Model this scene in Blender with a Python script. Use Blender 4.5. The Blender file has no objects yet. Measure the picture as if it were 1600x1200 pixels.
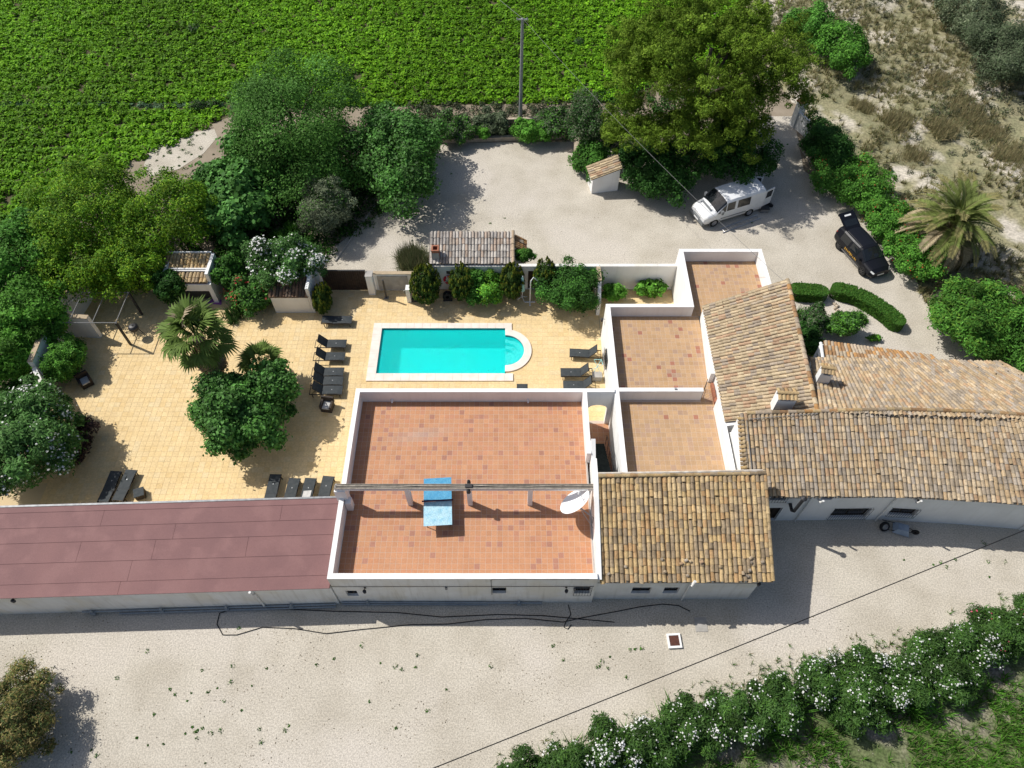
import bpy, math, random
import numpy as np
from mathutils import Vector, Matrix, Euler
R = math.radians
rnd = random.Random(7)
rng = np.random.default_rng(7)
sc = bpy.context.scene
COL = sc.collection

# ------------------------------------------------------------------ camera, sky, sun, exposure
CAM_H, CAM_P, CAM_F = 36.0, R(54.5), 1130.0
cd = bpy.data.cameras.new('drone_camera'); cam = bpy.data.objects.new('drone_camera', cd); COL.objects.link(cam)
cam.location = (0, 0, CAM_H); cam.rotation_euler = (math.pi / 2 - CAM_P, 0, 0)
cd.sensor_fit = 'HORIZONTAL'; cd.sensor_width = 36; cd.lens = 36 * CAM_F / 1600; cd.clip_end = 5000
sc.camera = cam
SUN = Vector((0.78, -0.36, -1.0)).normalized()
w = bpy.data.worlds.new('World'); sc.world = w; w.use_nodes = True
nt = w.node_tree; bg = nt.nodes['Background']
sky = nt.nodes.new('ShaderNodeTexSky'); sky.sky_type = 'NISHITA'; sky.sun_disc = False
sky.sun_elevation = math.asin(-SUN.z); sky.sun_rotation = math.atan2(-SUN.x, -SUN.y)
nt.links.new(sky.outputs[0], bg.inputs[0]); bg.inputs[1].default_value = 0.085
sky.dust_density = 2.0; sky.ozone_density = 0.6
sd = bpy.data.lights.new('sun', 'SUN'); sun = bpy.data.objects.new('sun', sd); COL.objects.link(sun)
sd.energy = 4.3; sd.angle = R(0.55); sd.color = (1.0, 0.965, 0.905)
sun.location = (-40, 20, 60); sun.rotation_euler = SUN.to_track_quat('-Z', 'Y').to_euler()
sc.view_settings.view_transform = 'Standard'; sc.view_settings.look = 'None'
sc.view_settings.exposure = 0.2; sc.view_settings.gamma = 1.0
sc.render.engine = 'CYCLES'
sc.cycles.max_bounces = 8; sc.cycles.transparent_max_bounces = 12
sc.cycles.caustics_refractive = False; sc.cycles.caustics_reflective = False

# ------------------------------------------------------------------ survey helpers (photo measurements to metres)
SP, CP = math.sin(CAM_P), math.cos(CAM_P)
def S(px, py, z=0.0):
    u = (px - 800) / CAM_F; v = (600 - py) / CAM_F
    t = (z - CAM_H) / (-SP + v * CP)
    return Vector((u * t, (CP + v * SP) * t, z))
def SY(px, py, Y):
    u = (px - 800) / CAM_F; v = (600 - py) / CAM_F
    t = Y / (CP + v * SP)
    return Vector((u * t, Y, CAM_H + (-SP + v * CP) * t))
def depth(py, z): return (CAM_H - z) / (SP - (600 - py) / CAM_F * CP)
def P(x0, y0, x1, y1, zc, rz):
    cx, cy = (x0 + x1) / 2, (y0 + y1) / 2
    c = S(cx, cy, zc); d = depth(cy, zc); s = (CAM_H - zc) / d; k = math.sqrt(max(0, 1 - s * s))
    rx = (x1 - x0) / 2 * d / CAM_F; hh = (y1 - y0) / 2 * d / CAM_F
    ry = math.sqrt(max(hh * hh - (rz * k) ** 2, (.4 * rx) ** 2)) / s
    return np.array(c), np.array((rx, ry, rz))

# ------------------------------------------------------------------ materials
def lin(r, g, b, k=1.0):
    f = lambda c: (c / 255 / 12.92 if c / 255 <= .04045 else ((c / 255 + .055) / 1.055) ** 2.4)
    return (f(r) * k, f(g) * k, f(b) * k)
MATS = {}
def mat(name, c1, c2=None, scale=3.0, rough=.85, bump=0.0, bscale=40.0, spec=.25, metal=0.0, c3=None, s3=.4, attr=False,
        streak=0.0, transl=0.0, lo=.35, hi=.65, detail=5.0, dist=.02, fine=None, coat=0.0):
    m = bpy.data.materials.new(name); m.use_nodes = True; MATS[name] = m
    n = m.node_tree.nodes; l = m.node_tree.links; b = n['Principled BSDF']
    b.inputs['Roughness'].default_value = rough; b.inputs['Metallic'].default_value = metal
    b.inputs['Specular IOR Level'].default_value = spec; b.inputs['Coat Weight'].default_value = coat
    geo = n.new('ShaderNodeNewGeometry')
    def noise(sc_, det=detail):
        t = n.new('ShaderNodeTexNoise'); t.inputs['Scale'].default_value = sc_; t.inputs['Detail'].default_value = det
        l.new(geo.outputs['Position'], t.inputs['Vector']); return t
    def ramp(src, a, b_):
        r = n.new('ShaderNodeMapRange'); r.inputs['From Min'].default_value = a; r.inputs['From Max'].default_value = b_
        l.new(src, r.inputs['Value']); return r.outputs[0]
    def mix(f, a, b_, mode='MIX'):
        x = n.new('ShaderNodeMix'); x.data_type = 'RGBA'; x.blend_type = mode
        if isinstance(f, float): x.inputs[0].default_value = f
        else: l.new(f, x.inputs[0])
        for i, v in ((6, a), (7, b_)):
            if isinstance(v, tuple): x.inputs[i].default_value = (*v, 1)
            else: l.new(v, x.inputs[i])
        return x.outputs[2]
    if attr:
        at = n.new('ShaderNodeAttribute'); at.attribute_name = 'Col'; col = at.outputs['Color']
        if c2 is not None: col = mix(ramp(noise(scale).outputs[0], lo, hi), col, mix(.999, col, tuple(c2), 'MULTIPLY'))
    else:
        col = tuple(c1)
        if c2 is not None: col = mix(ramp(noise(scale).outputs[0], lo, hi), col, tuple(c2))
    if c3 is not None: col = mix(ramp(noise(s3).outputs[0], .5, .62), col, tuple(c3))
    if fine is not None:
        fs, amt = fine
        col = mix(amt, col, mix(ramp(noise(fs, 2.0).outputs[0], .35, .65), (.35, .35, .35), (1.65, 1.65, 1.65)), 'MULTIPLY')
    if streak:
        mp = n.new('ShaderNodeMapping'); mp.inputs['Scale'].default_value = (5, 5, .45); l.new(geo.outputs['Position'], mp.inputs['Vector'])
        ns_ = noise(1.0); l.new(mp.outputs[0], ns_.inputs['Vector']); col = mix(ramp(ns_.outputs[0], .52, .78), col, mix(.999, col, (1 - streak, 1 - streak * 1.08, 1 - streak * 1.25), 'MULTIPLY'))
    if isinstance(col, tuple): b.inputs['Base Color'].default_value = (*col, 1)
    else: l.new(col, b.inputs['Base Color'])
    if bump:
        bn = n.new('ShaderNodeBump'); bn.inputs['Strength'].default_value = bump; bn.inputs['Distance'].default_value = dist
        l.new(noise(bscale, 3.0).outputs[0], bn.inputs['Height']); l.new(bn.outputs[0], b.inputs['Normal'])
    if transl:
        tr = n.new('ShaderNodeBsdfTranslucent'); mx = n.new('ShaderNodeMixShader'); mx.inputs[0].default_value = transl
        if isinstance(col, tuple): tr.inputs[0].default_value = (*col, 1)
        else: l.new(col, tr.inputs[0])
        l.new(b.outputs[0], mx.inputs[1]); l.new(tr.outputs[0], mx.inputs[2])
        l.new(mx.outputs[0], n['Material Output'].inputs['Surface'])
    return m
mat('soil', (.30, .25, .19), (.22, .18, .13), .6, .95, .5, 8)
mat('gravel', (.505, .462, .388), (.425, .384, .315), .5, .95, .45, 26, c3=(.515, .47, .405), s3=.15, fine=(14.0, .30), dist=.04)
mat('field_soil', (.10, .085, .045), (.065, .06, .03), 1.5, .95, .6, 9)
mat('sand', (.52, .47, .39), (.40, .35, .28), .9, .95, .6, 10, fine=(6.0, .3), dist=.06)
mat('hill_ground', (.27, .245, .145), (.21, .205, .115), .9, .95, .7, 10, c3=(.50, .455, .38), s3=.30, fine=(5.0, .34), dist=.06)
mat('weed_ground', (.13, .15, .07), (.075, .11, .035), 1.2, .95, .6, 10, c3=(.26, .23, .18), s3=.5, fine=(8., .5))
mat('mulch', (.16, .11, .07), (.10, .07, .045), 3, .95, .6, 20)
mat('white_wall', (.81, .81, .80), (.74, .735, .72), .8, .8, .12, 30, streak=.07, c3=(.76, .755, .74), s3=.3)
mat('old_white', (.74, .735, .71), (.66, .645, .61), .9, .85, .15, 25, streak=.17, c3=(.68, .65, .58), s3=.7)
mat('parapet_top', (.83, .83, .82), (.74, .73, .71), 1.6, .8, .1, 30)
mat('cap_tan', (.46, .36, .24), (.36, .29, .2), 4, .9, .2, 30)
mat('deck_base', (.56, .44, .27), None, rough=.9)
mat('deck_tile', (1, 1, 1), (.93, .91, .88), .7, .85, .2, 40, attr=True, fine=(9., .12))
mat('terra_base', (.52, .42, .35), None, rough=.9)
mat('terra_tile', (1, 1, 1), (.92, .92, .93), 1.2, .7, .1, 40, attr=True, fine=(14., .10))
mat('roof_tile', (1, 1, 1), (.72, .71, .70), 2.6, .9, .3, 30, attr=True, lo=.45, hi=.7, fine=(16., .25), c3=None)
mat('roof_pan', (.17, .12, .08), (.10, .08, .06), 4, .95, .3, 20)
mat('mortar', (.62, .58, .52), (.45, .38, .30), 3, .9, .3, 25)
mat('red_felt', (.225, .118, .112), (.19, .10, .098), .5, .75, .1, 60, c3=(.232, .124, .118), s3=.8, fine=(30., .12))
mat('felt_edge', (.13, .08, .078), None, rough=.9)
mat('coping', (.78, .70, .63), (.70, .61, .54), 2.5, .8, .1, 30)
mat('liner', (.012, .85, .81), (.02, .88, .84), 1.2, .6)
mat('liner_pale', (.26, .86, .84), (.20, .80, .79), 2.0, .6)
mat('liner_band', (.05, .22, .26), (.08, .32, .35), 14, .5)
mat('dark_metal', (.03, .03, .032), None, rough=.5, spec=.4)
mat('grey_metal', (.28, .29, .30), (.2, .2, .21), 5, .5, metal=.5)
mat('galv', (.42, .43, .44), (.33, .34, .35), 3, .45, metal=.3)
mat('white_metal', (.78, .78, .78), None, rough=.4)
mat('pipe_white', (.74, .74, .72), (.62, .6, .56), 3, .5)
mat('pipe_grey', (.30, .33, .35), (.22, .25, .28), 4, .6)
mat('sling', (.035, .042, .046), (.05, .057, .06), 6, .75, .1, 200)
mat('lounger_frame', (.025, .02, .018), None, rough=.55)
mat('rattan', (.03, .024, .02), (.06, .045, .035), 30, .7, .5, 60)
mat('cushion', (.55, .54, .52), (.45, .44, .43), 8, .9)
mat('rubber', (.018, .018, .018), None, rough=.85)
mat('glass_dark', (.012, .015, .018), None, rough=.06, spec=.6)
mat('van_paint', (.74, .75, .76), (.70, .71, .72), 2, .22, coat=.6)
mat('suv_paint', (.007, .008, .012), None, rough=.42, coat=.08, spec=.2)
mat('bumper', (.16, .17, .18), None, rough=.6)
mat('lens', (.75, .75, .72), None, rough=.1, spec=.6)
mat('lens_red', (.4, .02, .02), None, rough=.2)
mat('alloy', (.10, .10, .105), None, rough=.35, metal=.7)
mat('silver', (.55, .55, .57), None, rough=.3, metal=.8)
mat('gold_decal', (.42, .24, .04), None, rough=.5)
mat('brown_wood', (.05, .032, .022), (.03, .02, .015), 6, .7, .3, 40)
mat('red_door', (.10, .012, .014), (.07, .01, .012), 5, .6)
mat('grey_wood', (.36, .32, .27), (.24, .215, .18), 6, .9, .4, 50)
mat('pole', (.34, .35, .35), (.26, .27, .27), 4, .8, .1, 30)
mat('table_blue', (.06, .27, .46), (.10, .33, .50), 5, .55, fine=(20., .2))
mat('table_pale', (.38, .58, .66), (.20, .44, .57), 3.5, .55, fine=(20., .25), lo=.45, hi=.75)
mat('net', (.05, .015, .05), None, rough=.8)
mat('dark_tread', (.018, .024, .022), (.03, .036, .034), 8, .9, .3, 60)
mat('rust', (.11, .042, .03), (.07, .03, .024), 8, .85)
mat('concrete', (.40, .38, .35), (.32, .305, .28), 3, .9, .3, 30)
mat('stone', (.46, .39, .30), (.35, .29, .22), 4, .9, .6, 14)
mat('clay_red', (.33, .13, .075), (.26, .11, .07), 6, .85, .2, 30)
mat('bark', (.16, .125, .095), (.09, .07, .055), 5, .95, .8, 14)
mat('palm_fibre', (.30, .24, .17), (.2, .15, .1), 6, .95, .8, 20)
mat('lilac', (.34, .12, .36), (.29, .10, .31), 4, .9)
mat('ring_red', (.55, .03, .06), None, rough=.5)
mat('cable_black', (.014, .014, .015), None, rough=.6)
mat('cable_pale', (.20, .20, .195), None, rough=.6)
mat('parasol', (.30, .62, .62), (.42, .70, .70), 4, .8)
mat('tarp_blue', (.30, .37, .45), (.22, .28, .36), 3, .5)
mat('leaf', (1, 1, 1), attr=True, transl=.26, rough=.6, spec=.10)
mat('leaf_gloss', (1, 1, 1), attr=True, transl=.2, rough=.6, spec=.22)
mat('needle', (1, 1, 1), attr=True, transl=.18, rough=.6, spec=.06)
mat('petal', (1, 1, 1), attr=True, transl=.3, rough=.7)
mat('dry_grass', (1, 1, 1), attr=True, transl=.25, rough=.85, spec=.1)

# pool water: tinted clear surface with Fresnel sheen over fine ripples
wm = bpy.data.materials.new('pool_water'); wm.use_nodes = True; MATS['pool_water'] = wm
n = wm.node_tree.nodes; l = wm.node_tree.links; n.remove(n['Principled BSDF'])
tr = n.new('ShaderNodeBsdfTransparent'); tr.inputs[0].default_value = (.80, .99, .985, 1)
gl = n.new('ShaderNodeBsdfGlossy'); gl.inputs['Roughness'].default_value = .06
fr = n.new('ShaderNodeFresnel'); fr.inputs[0].default_value = 1.33
nz = n.new('ShaderNodeTexNoise'); nz.inputs['Scale'].default_value = 9.0; nz.inputs['Detail'].default_value = 4
gg = n.new('ShaderNodeNewGeometry'); l.new(gg.outputs['Position'], nz.inputs['Vector'])
bp = n.new('ShaderNodeBump'); bp.inputs['Strength'].default_value = .8; bp.inputs['Distance'].default_value = .055
l.new(nz.outputs[0], bp.inputs['Height']); l.new(bp.outputs[0], gl.inputs['Normal']); l.new(bp.outputs[0], fr.inputs['Normal'])
df = n.new('ShaderNodeBsdfDiffuse'); df.inputs[0].default_value = (.010, .87, .84, 1); m0 = n.new('ShaderNodeMixShader'); m0.inputs[0].default_value = .42; l.new(tr.outputs[0], m0.inputs[1]); l.new(df.outputs[0], m0.inputs[2])
mx = n.new('ShaderNodeMixShader'); l.new(fr.outputs[0], mx.inputs[0]); l.new(m0.outputs[0], mx.inputs[1]); l.new(gl.outputs[0], mx.inputs[2])
l.new(mx.outputs[0], n['Material Output'].inputs['Surface'])

# ------------------------------------------------------------------ mesh helpers
class MB:
    def __init__(s): s.v = []; s.f = []; s.c = []
    def add(s, vs, fs, col=None):
        o = len(s.v); s.v += [tuple(p) for p in vs]; s.f += [tuple(i + o for i in f) for f in fs]
        s.c += [col or (1, 1, 1)] * len(fs); return s
    def box(s, x0, x1, y0, y1, z0, z1, M=None, col=None):
        vs = [(x, y, z) for x in (x0, x1) for y in (y0, y1) for z in (z0, z1)]
        if M is not None: vs = [M @ Vector(p) for p in vs]
        return s.add(vs, [(0, 1, 3, 2), (4, 6, 7, 5), (0, 4, 5, 1), (2, 3, 7, 6), (0, 2, 6, 4), (1, 5, 7, 3)], col)
    def prism(s, poly, z0, z1, col=None):
        n_ = len(poly); vs = [(p[0], p[1], z0) for p in poly] + [(p[0], p[1], z1) for p in poly]
        fs = [tuple(range(n_))[::-1], tuple(range(n_, 2 * n_))] + [(i, (i + 1) % n_, n_ + (i + 1) % n_, n_ + i) for i in range(n_)]
        return s.add(vs, fs, col)
    def slab(s, quad, th, col=None):
        a, b, c, d = [Vector(q) for q in quad]; nn = (b - a).cross(d - a).normalized() * th
        vs = [a, b, c, d, a - nn, b - nn, c - nn, d - nn]
        return s.add(vs, [(0, 1, 2, 3), (7, 6, 5, 4), (0, 4, 5, 1), (1, 5, 6, 2), (2, 6, 7, 3), (3, 7, 4, 0)], col)
    def tube(s, pts, r, n_=8, caps=True, col=None):
        pts = [Vector(p) for p in pts]; rs = r if isinstance(r, (list, tuple)) else [r] * len(pts)
        vs = []; up = None
        for i, p in enumerate(pts):
            t = (pts[min(i + 1, len(pts) - 1)] - pts[max(i - 1, 0)]).normalized()
            a = t.orthogonal().normalized() if up is None else (up - t * up.dot(t)).normalized()
            up = a; b = t.cross(a)
            vs += [p + (a * math.cos(2 * math.pi * k / n_) + b * math.sin(2 * math.pi * k / n_)) * rs[i] for k in range(n_)]
        fs = [(i * n_ + k, i * n_ + (k + 1) % n_, (i + 1) * n_ + (k + 1) % n_, (i + 1) * n_ + k) for i in range(len(pts) - 1) for k in range(n_)]
        if caps: fs += [tuple(range(n_))[::-1], tuple(range((len(pts) - 1) * n_, len(pts) * n_))]
        return s.add(vs, fs, col)
    def lathe(s, prof, n_=20, M=None, col=None):
        vs = []
        for r, z in prof: vs += [Vector((r * math.cos(2 * math.pi * k / n_), r * math.sin(2 * math.pi * k / n_), z)) for k in range(n_)]
        if M is not None: vs = [M @ p for p in vs]
        fs = [(i * n_ + k, i * n_ + (k + 1) % n_, (i + 1) * n_ + (k + 1) % n_, (i + 1) * n_ + k) for i in range(len(prof) - 1) for k in range(n_)]
        return s.add(vs, fs, col)
    def mesh(s, name, m, smooth=False):
        me = bpy.data.meshes.new(name); me.from_pydata([tuple(p) for p in s.v], [], s.f)
        if any(c != (1, 1, 1) for c in s.c):
            at = me.attributes.new('Col', 'FLOAT_COLOR', 'FACE')
            at.data.foreach_set('color', np.c_[np.array(s.c, dtype=np.float32), np.ones(len(s.c), np.float32)].ravel())
        me.materials.append(MATS[m]); me.update()
        if smooth: me.polygons.foreach_set('use_smooth', [True] * len(me.polygons))
        return me

def tag(o, label=None, cat=None, group=None, kind=None):
    for k, v in (('label', label), ('category', cat), ('group', group), ('kind', kind)):
        if v: o[k] = v
    return o
def put(name, me, parent=None, local=False):
    o = bpy.data.objects.new(name, me); COL.objects.link(o)
    if parent is not None:
        o.parent = parent
        if not local and parent.type == 'EMPTY': o.matrix_parent_inverse = Matrix.Translation(-parent.location)
    return o
def obj(name, mb, m, parent=None, local=False, smooth=False): return put(name, mb.mesh(name, m, smooth), parent, local)
def thing(name, label, cat, loc=(0, 0, 0), rz=0.0, group=None):
    o = bpy.data.objects.new(name, None); COL.objects.link(o); o.location = loc; o.rotation_euler = (0, 0, rz)
    o.empty_display_size = .3
    return tag(o, label, cat, group)
def struct(name, mb, m): return tag(obj(name, mb, m), kind='structure')
def B(*a): return MB().box(*a)
def leafmesh(name, V, cols, m, k=4):
    n_ = len(V) // k; me = bpy.data.meshes.new(name)
    me.vertices.add(len(V)); me.vertices.foreach_set('co', V.astype(np.float32).ravel())
    me.loops.add(len(V)); me.loops.foreach_set('vertex_index', np.arange(len(V), dtype=np.int32))
    me.polygons.add(n_); me.polygons.foreach_set('loop_start', np.arange(0, n_ * k, k, dtype=np.int32))
    at = me.attributes.new('Col', 'FLOAT_COLOR', 'FACE')
    at.data.foreach_set('color', np.c_[cols, np.ones(n_)].astype(np.float32).ravel())
    me.materials.append(MATS[m]); me.update(calc_edges=True); return me
def unit(a): return a / np.maximum(np.linalg.norm(a, axis=1, keepdims=True), 1e-6)
def rdir(n_): return unit(rng.normal(size=(n_, 3)))
def quads(p, nrm, size, aspect=.55, tang=None):
    n_ = len(p); t = rdir(n_) if tang is None else tang
    t = unit(t - nrm * np.sum(t * nrm, 1, keepdims=True)); b = np.cross(nrm, t)
    L = size[:, None] * .5; W = L * aspect
    return np.stack([p + t * L, p + b * W, p - t * L, p - b * W], 1).reshape(-1, 3)
def tris(p, nrm, size, aspect=.3, tang=None):   # slim one-triangle leaves for needles and lances
    n_ = len(p); t = rdir(n_) if tang is None else tang
    t = unit(t - nrm * np.sum(t * nrm, 1, keepdims=True)); b = np.cross(nrm, t); L = size[:, None] * .55; W = L * aspect * 1.15
    return np.stack([p + t * L, p - t * L * .8 + b * W, p - t * L * .8 - b * W], 1).reshape(-1, 3)
def pal(cols, n_, jit=.18):
    c = np.array(cols)[rng.integers(0, len(cols), n_)]; k = 1 + rng.normal(0, jit, (n_, 1))
    return np.clip(c * k, .003, .9)

# ------------------------------------------------------------------ ground sheets
POOL = (-8.4, -0.43, 26.41, 30.05)
def ground_with_hole():
    x0, x1, y0, y1 = POOL[0] - .2, 1.2, POOL[2] - .2, POOL[3] + .2; W = 900
    g = MB()
    for a in ((-W, x0, -W, W), (x1, W, -W, W), (x0, x1, -W, y0), (x0, x1, y1, W)):
        g.add([(a[0], a[2], 0), (a[1], a[2], 0), (a[1], a[3], 0), (a[0], a[3], 0)], [(0, 1, 2, 3)])
    return g
struct('ground', ground_with_hole(), 'soil')
def sheet(name, pts, z, m):
    g = MB(); g.add([(p[0], p[1], z) for p in pts], [tuple(range(len(pts)))]); return struct(name, g, m)
sheet('front_gravel', [(-45, -8), (8, -8), (45, 7), (45, 17.5), (-45, 17.5)], .004, 'gravel')
sheet('gravel_yard', [(11, 17.5), (45, 17.5), (45, 27), (30.5, 30), (28.8, 33.5), (25.6, 41), (22.6, 46), (23.4, 53), (20.4, 53), (18.5, 45), (5.2, 49.6), (-6.2, 49.4), (-8.2, 43), (-13.0, 37), (-14.2, 34.1), (-14.2, 33.45), (11, 33.45)], .004, 'gravel')
sheet('field_soil', [(-120, 33), (-36, 33), (-30, 47), (-28, 49), (-22, 54.2), (12, 55), (30, 130), (-120, 130)], .006, 'field_soil')
sheet('weedy_bank', [(6, -6), (60, -6), (60, 18), (25.5, 11.0), (12.3, 7.4), (2, 3.3)], .009, 'weed_ground')

# hillside with sandy bare patches
def terrain():
    nx, ny = 90, 90; X = np.linspace(21, 92, nx); Y = np.linspace(27, 125, ny)
    xx, yy = np.meshgrid(X, Y)
    edge = np.clip((xx - (27.2 - (yy - 30) * .085)) / 5, 0, 1)
    edge = np.where(yy > 50, np.clip((xx - (23.6 + (yy - 50) * -.12)) / 5, 0, 1), edge)
    z = .12 * np.sin(xx * .9 + yy * .4) + .15 * np.sin(yy * .7 - xx * .3) + .1 * np.sin(xx * 1.9) * np.sin(yy * 1.6) + .35 + np.clip((xx - 30) * .02, 0, 1.2)
    z = z * edge - .06 * (1 - edge)
    V = np.stack([xx, yy, z], 2).reshape(-1, 3)
    F = [(j * nx + i, j * nx + i + 1, (j + 1) * nx + i + 1, (j + 1) * nx + i) for j in range(ny - 1) for i in range(nx - 1)]
    m = MB(); m.add([tuple(p) for p in V], F)
    o = obj('hillside', m, 'hill_ground', smooth=True); tag(o, kind='structure')
    return X, Y, z
TX, TY, TZ = terrain()
def hz(x, y):
    i = np.clip(np.searchsorted(TX, x), 0, len(TX) - 1); j = np.clip(np.searchsorted(TY, y), 0, len(TY) - 1)
    return TZ[j, i]

# ------------------------------------------------------------------ tile fields (floor tiles)
def tile_field(parent, name, x0, x1, y0, y1, z, px, py, gap, cols, m, nparts, mask=None, jit=.03, th=.004, cfun=None):
    nx = int(round((x1 - x0) / px)); ny = int(round((y1 - y0) / py)); px = (x1 - x0) / nx; py = (y1 - y0) / ny
    rest = MB(); cnt = 0; protos = []
    hx, hy = px / 2 - gap, py / 2 - gap; bv = min(.006, gap)
    shp = [(-hx, -hy, -th), (hx, -hy, -th), (hx, hy, -th), (-hx, hy, -th), (-hx + bv, -hy + bv, 0), (hx - bv, -hy + bv, 0), (hx - bv, hy - bv, 0), (-hx + bv, hy - bv, 0)]
    fcs = [(4, 5, 6, 7), (0, 1, 5, 4), (1, 2, 6, 5), (2, 3, 7, 6), (3, 0, 4, 7)]
    def color():
        c = cols[min(int(rnd.random() ** 2.6 * len(cols)), len(cols) - 1)]; k = 1 + rnd.gauss(0, jit)
        return tuple(max(.01, v * k) for v in c)
    for k in range(14):
        t = MB(); t.add(shp, fcs, color()); protos.append(t.mesh(name, m))
    for j in range(ny):
        for i in range(nx):
            cx, cy = x0 + (i + .5) * px, y0 + (j + .5) * py
            if mask and not mask(cx, cy): continue
            dz = z + rnd.uniform(-.0015, .0015)
            if cnt < nparts:
                o = bpy.data.objects.new(name, rnd.choice(protos)); COL.objects.link(o); o.parent = parent
                o.location = (cx, cy, dz); cnt += 1
            else:
                rest.add([(a + cx, b + cy, c + dz) for a, b, c in shp], fcs, cfun(cx, cy, color()) if cfun else color())
    if rest.v: tag(obj(name + 's_farther_off', rest, m, parent), kind='stuff')

# ------------------------------------------------------------------ clay tile roofs
TILE_N = 6
def tile_shape(L, r0, r1, lift, th=.016):
    vs = []
    for (y, r, zz) in ((0, r0, lift), (L, r1, 0)):
        for k in range(TILE_N + 1):
            a = math.pi * k / TILE_N
            vs.append((-r * math.cos(a), y, zz + r * .78 * math.sin(a)))
    for k in range(TILE_N + 1):
        a = math.pi * k / TILE_N; r = r0 - th
        vs.append((-r * math.cos(a), 0, lift + r * .78 * math.sin(a)))
    n_ = TILE_N + 1
    fs = [(k, k + 1, n_ + k + 1, n_ + k) for k in range(TILE_N)] + [(k + 1, k, 2 * n_ + k, 2 * n_ + k + 1) for k in range(TILE_N)]
    return vs, fs
def roof(parent, e0, e1, r1, r0, pitch, course, cols, nparts=0, tname='roof_tile', base_th=.10, wob=.012, ragged=.0, order='eave', edge_m='old_white', rr=.435):
    e0, e1, r1, r0 = [Vector(p) for p in (e0, e1, r1, r0)]
    def Q(u, v): return (e0.lerp(e1, u)).lerp(r0.lerp(r1, u), v)
    nn = (e1 - e0).cross(r0 - e0).normalized()
    if nn.z < 0: nn = -nn
    W = ((e1 - e0).length + (r1 - r0).length) / 2; Ls = ((r0 - e0).length + (r1 - e1).length) / 2
    nc, nr = max(2, round(W / pitch)), max(2, round(Ls / course))
    b = MB(); q = [p - nn * .015 for p in (e0, e1, r1, r0)]
    if (q[1] - q[0]).cross(q[3] - q[0]).z < 0: q = [q[1], q[0], q[3], q[2]]
    b.slab(q, base_th); deck = obj('roof', b, 'roof_pan', parent)
    rr_ = pitch * rr; Lt = course * 1.14
    vs, fs = tile_shape(Lt, rr_ * 1.08, rr_ * .95, .022)
    protos = []
    def color():
        c = cols[int(rnd.random() * len(cols))]; k = 1.12 * (1 + rnd.gauss(0, .085))
        return tuple(min(.75, max(.01, v * k)) for v in c)
    if nparts:
        for k in range(24):
            t = MB(); t.add(vs, fs, color()); protos.append(t.mesh(tname, 'roof_tile', False))
    rest = MB(); cnt = 0
    colwob = [rnd.gauss(0, wob) for _ in range(nc)]
    js = range(nr) if order == 'eave' else range(nr - 1, -1, -1)
    for j in js:
        for i in range(nc):
            u = (i + .5) / nc; v = j / nr + rnd.gauss(0, .006); uo = (colwob[i] + rnd.gauss(0, wob * .5)) / W
            p = Q(u + uo, v - ragged * rnd.random() * (j == 0)); a = (Q(u + uo, v + .3) - p).normalized()
            s_ = a.cross(nn).normalized(); n2 = s_.cross(a)
            rot = rnd.gauss(0, .02); s2 = s_ * math.cos(rot) + a * math.sin(rot); a2 = n2.cross(s2).normalized()
            p = p + n2 * (.012 + abs(rnd.gauss(0, .006)))
            M = Matrix(((s2.x, a2.x, n2.x, p.x), (s2.y, a2.y, n2.y, p.y), (s2.z, a2.z, n2.z, p.z), (0, 0, 0, 1)))
            if cnt < nparts:
                o = bpy.data.objects.new(tname, rnd.choice(protos)); COL.objects.link(o); o.parent = deck; o.matrix_basis = M; cnt += 1
            else: rest.add([M @ Vector(x) for x in vs], fs, color())
    if rest.v: tag(obj(tname + 's_farther_off', rest, 'roof_tile', deck), kind='stuff')
    # concave pans between the covers
    pm = MB()
    for i in range(nc + 1):
        u = min(.9985, max(.0015, i / nc)); a0, a1 = Q(u, -.012), Q(u, 1); s_ = (a1 - a0).normalized().cross(nn).normalized(); w_ = pitch * .3
        pm.add([a0 - s_ * w_ + nn * .03, a0 + nn * .002, a0 + s_ * w_ + nn * .03, a1 - s_ * w_ + nn * .03, a1 + nn * .002, a1 + s_ * w_ + nn * .03], [(0, 1, 4, 3), (1, 2, 5, 4)], cols[i % len(cols)])
    tag(obj('channel_tiles', pm, 'roof_tile', deck), kind='stuff')
    return deck
def ridge_row(deck, a, b, r, L, cols, name='ridge_tile', sink=.02):
    a, b = Vector(a), Vector(b); d = (b - a); n_ = max(1, round(d.length / L)); L = d.length / n_; d.normalize()
    s_ = d.cross(Vector((0, 0, 1))).normalized(); up = s_.cross(d)
    vs, fs = tile_shape(L * 1.1, r * 1.05, r * .94, .02)
    for k in range(n_):
        p = a + d * (k * L) - up * sink + Vector((0, 0, rnd.gauss(0, .006)))
        M = Matrix(((s_.x, d.x, up.x, p.x), (s_.y, d.y, up.y, p.y), (s_.z, d.z, up.z, p.z), (0, 0, 0, 1)))
        c = cols[int(rnd.random() * len(cols))]; kk = 1 + rnd.gauss(0, .1); t = MB(); t.add(vs, fs, tuple(v * kk for v in c))
        o = put(name, t.mesh(name, 'roof_tile'), deck); o.matrix_basis = M
OCHRE = [lin(204, 176, 130, .72), lin(198, 166, 118, .72), lin(180, 158, 126, .68), lin(160, 144, 122, .62), lin(206, 182, 138, .72), lin(194, 154, 108, .68), lin(152, 136, 116, .6), lin(200, 172, 122, .7), lin(204, 180, 140, .72)]
PALE = [lin(196, 176, 146, .72), lin(180, 168, 150, .7), lin(204, 178, 138, .74), lin(168, 160, 150, .66), lin(190, 150, 112, .7), lin(210, 190, 158, .74), lin(156, 146, 132, .64), lin(200, 168, 124, .72), lin(176, 170, 162, .7), lin(186, 160, 120, .7)]
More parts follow.
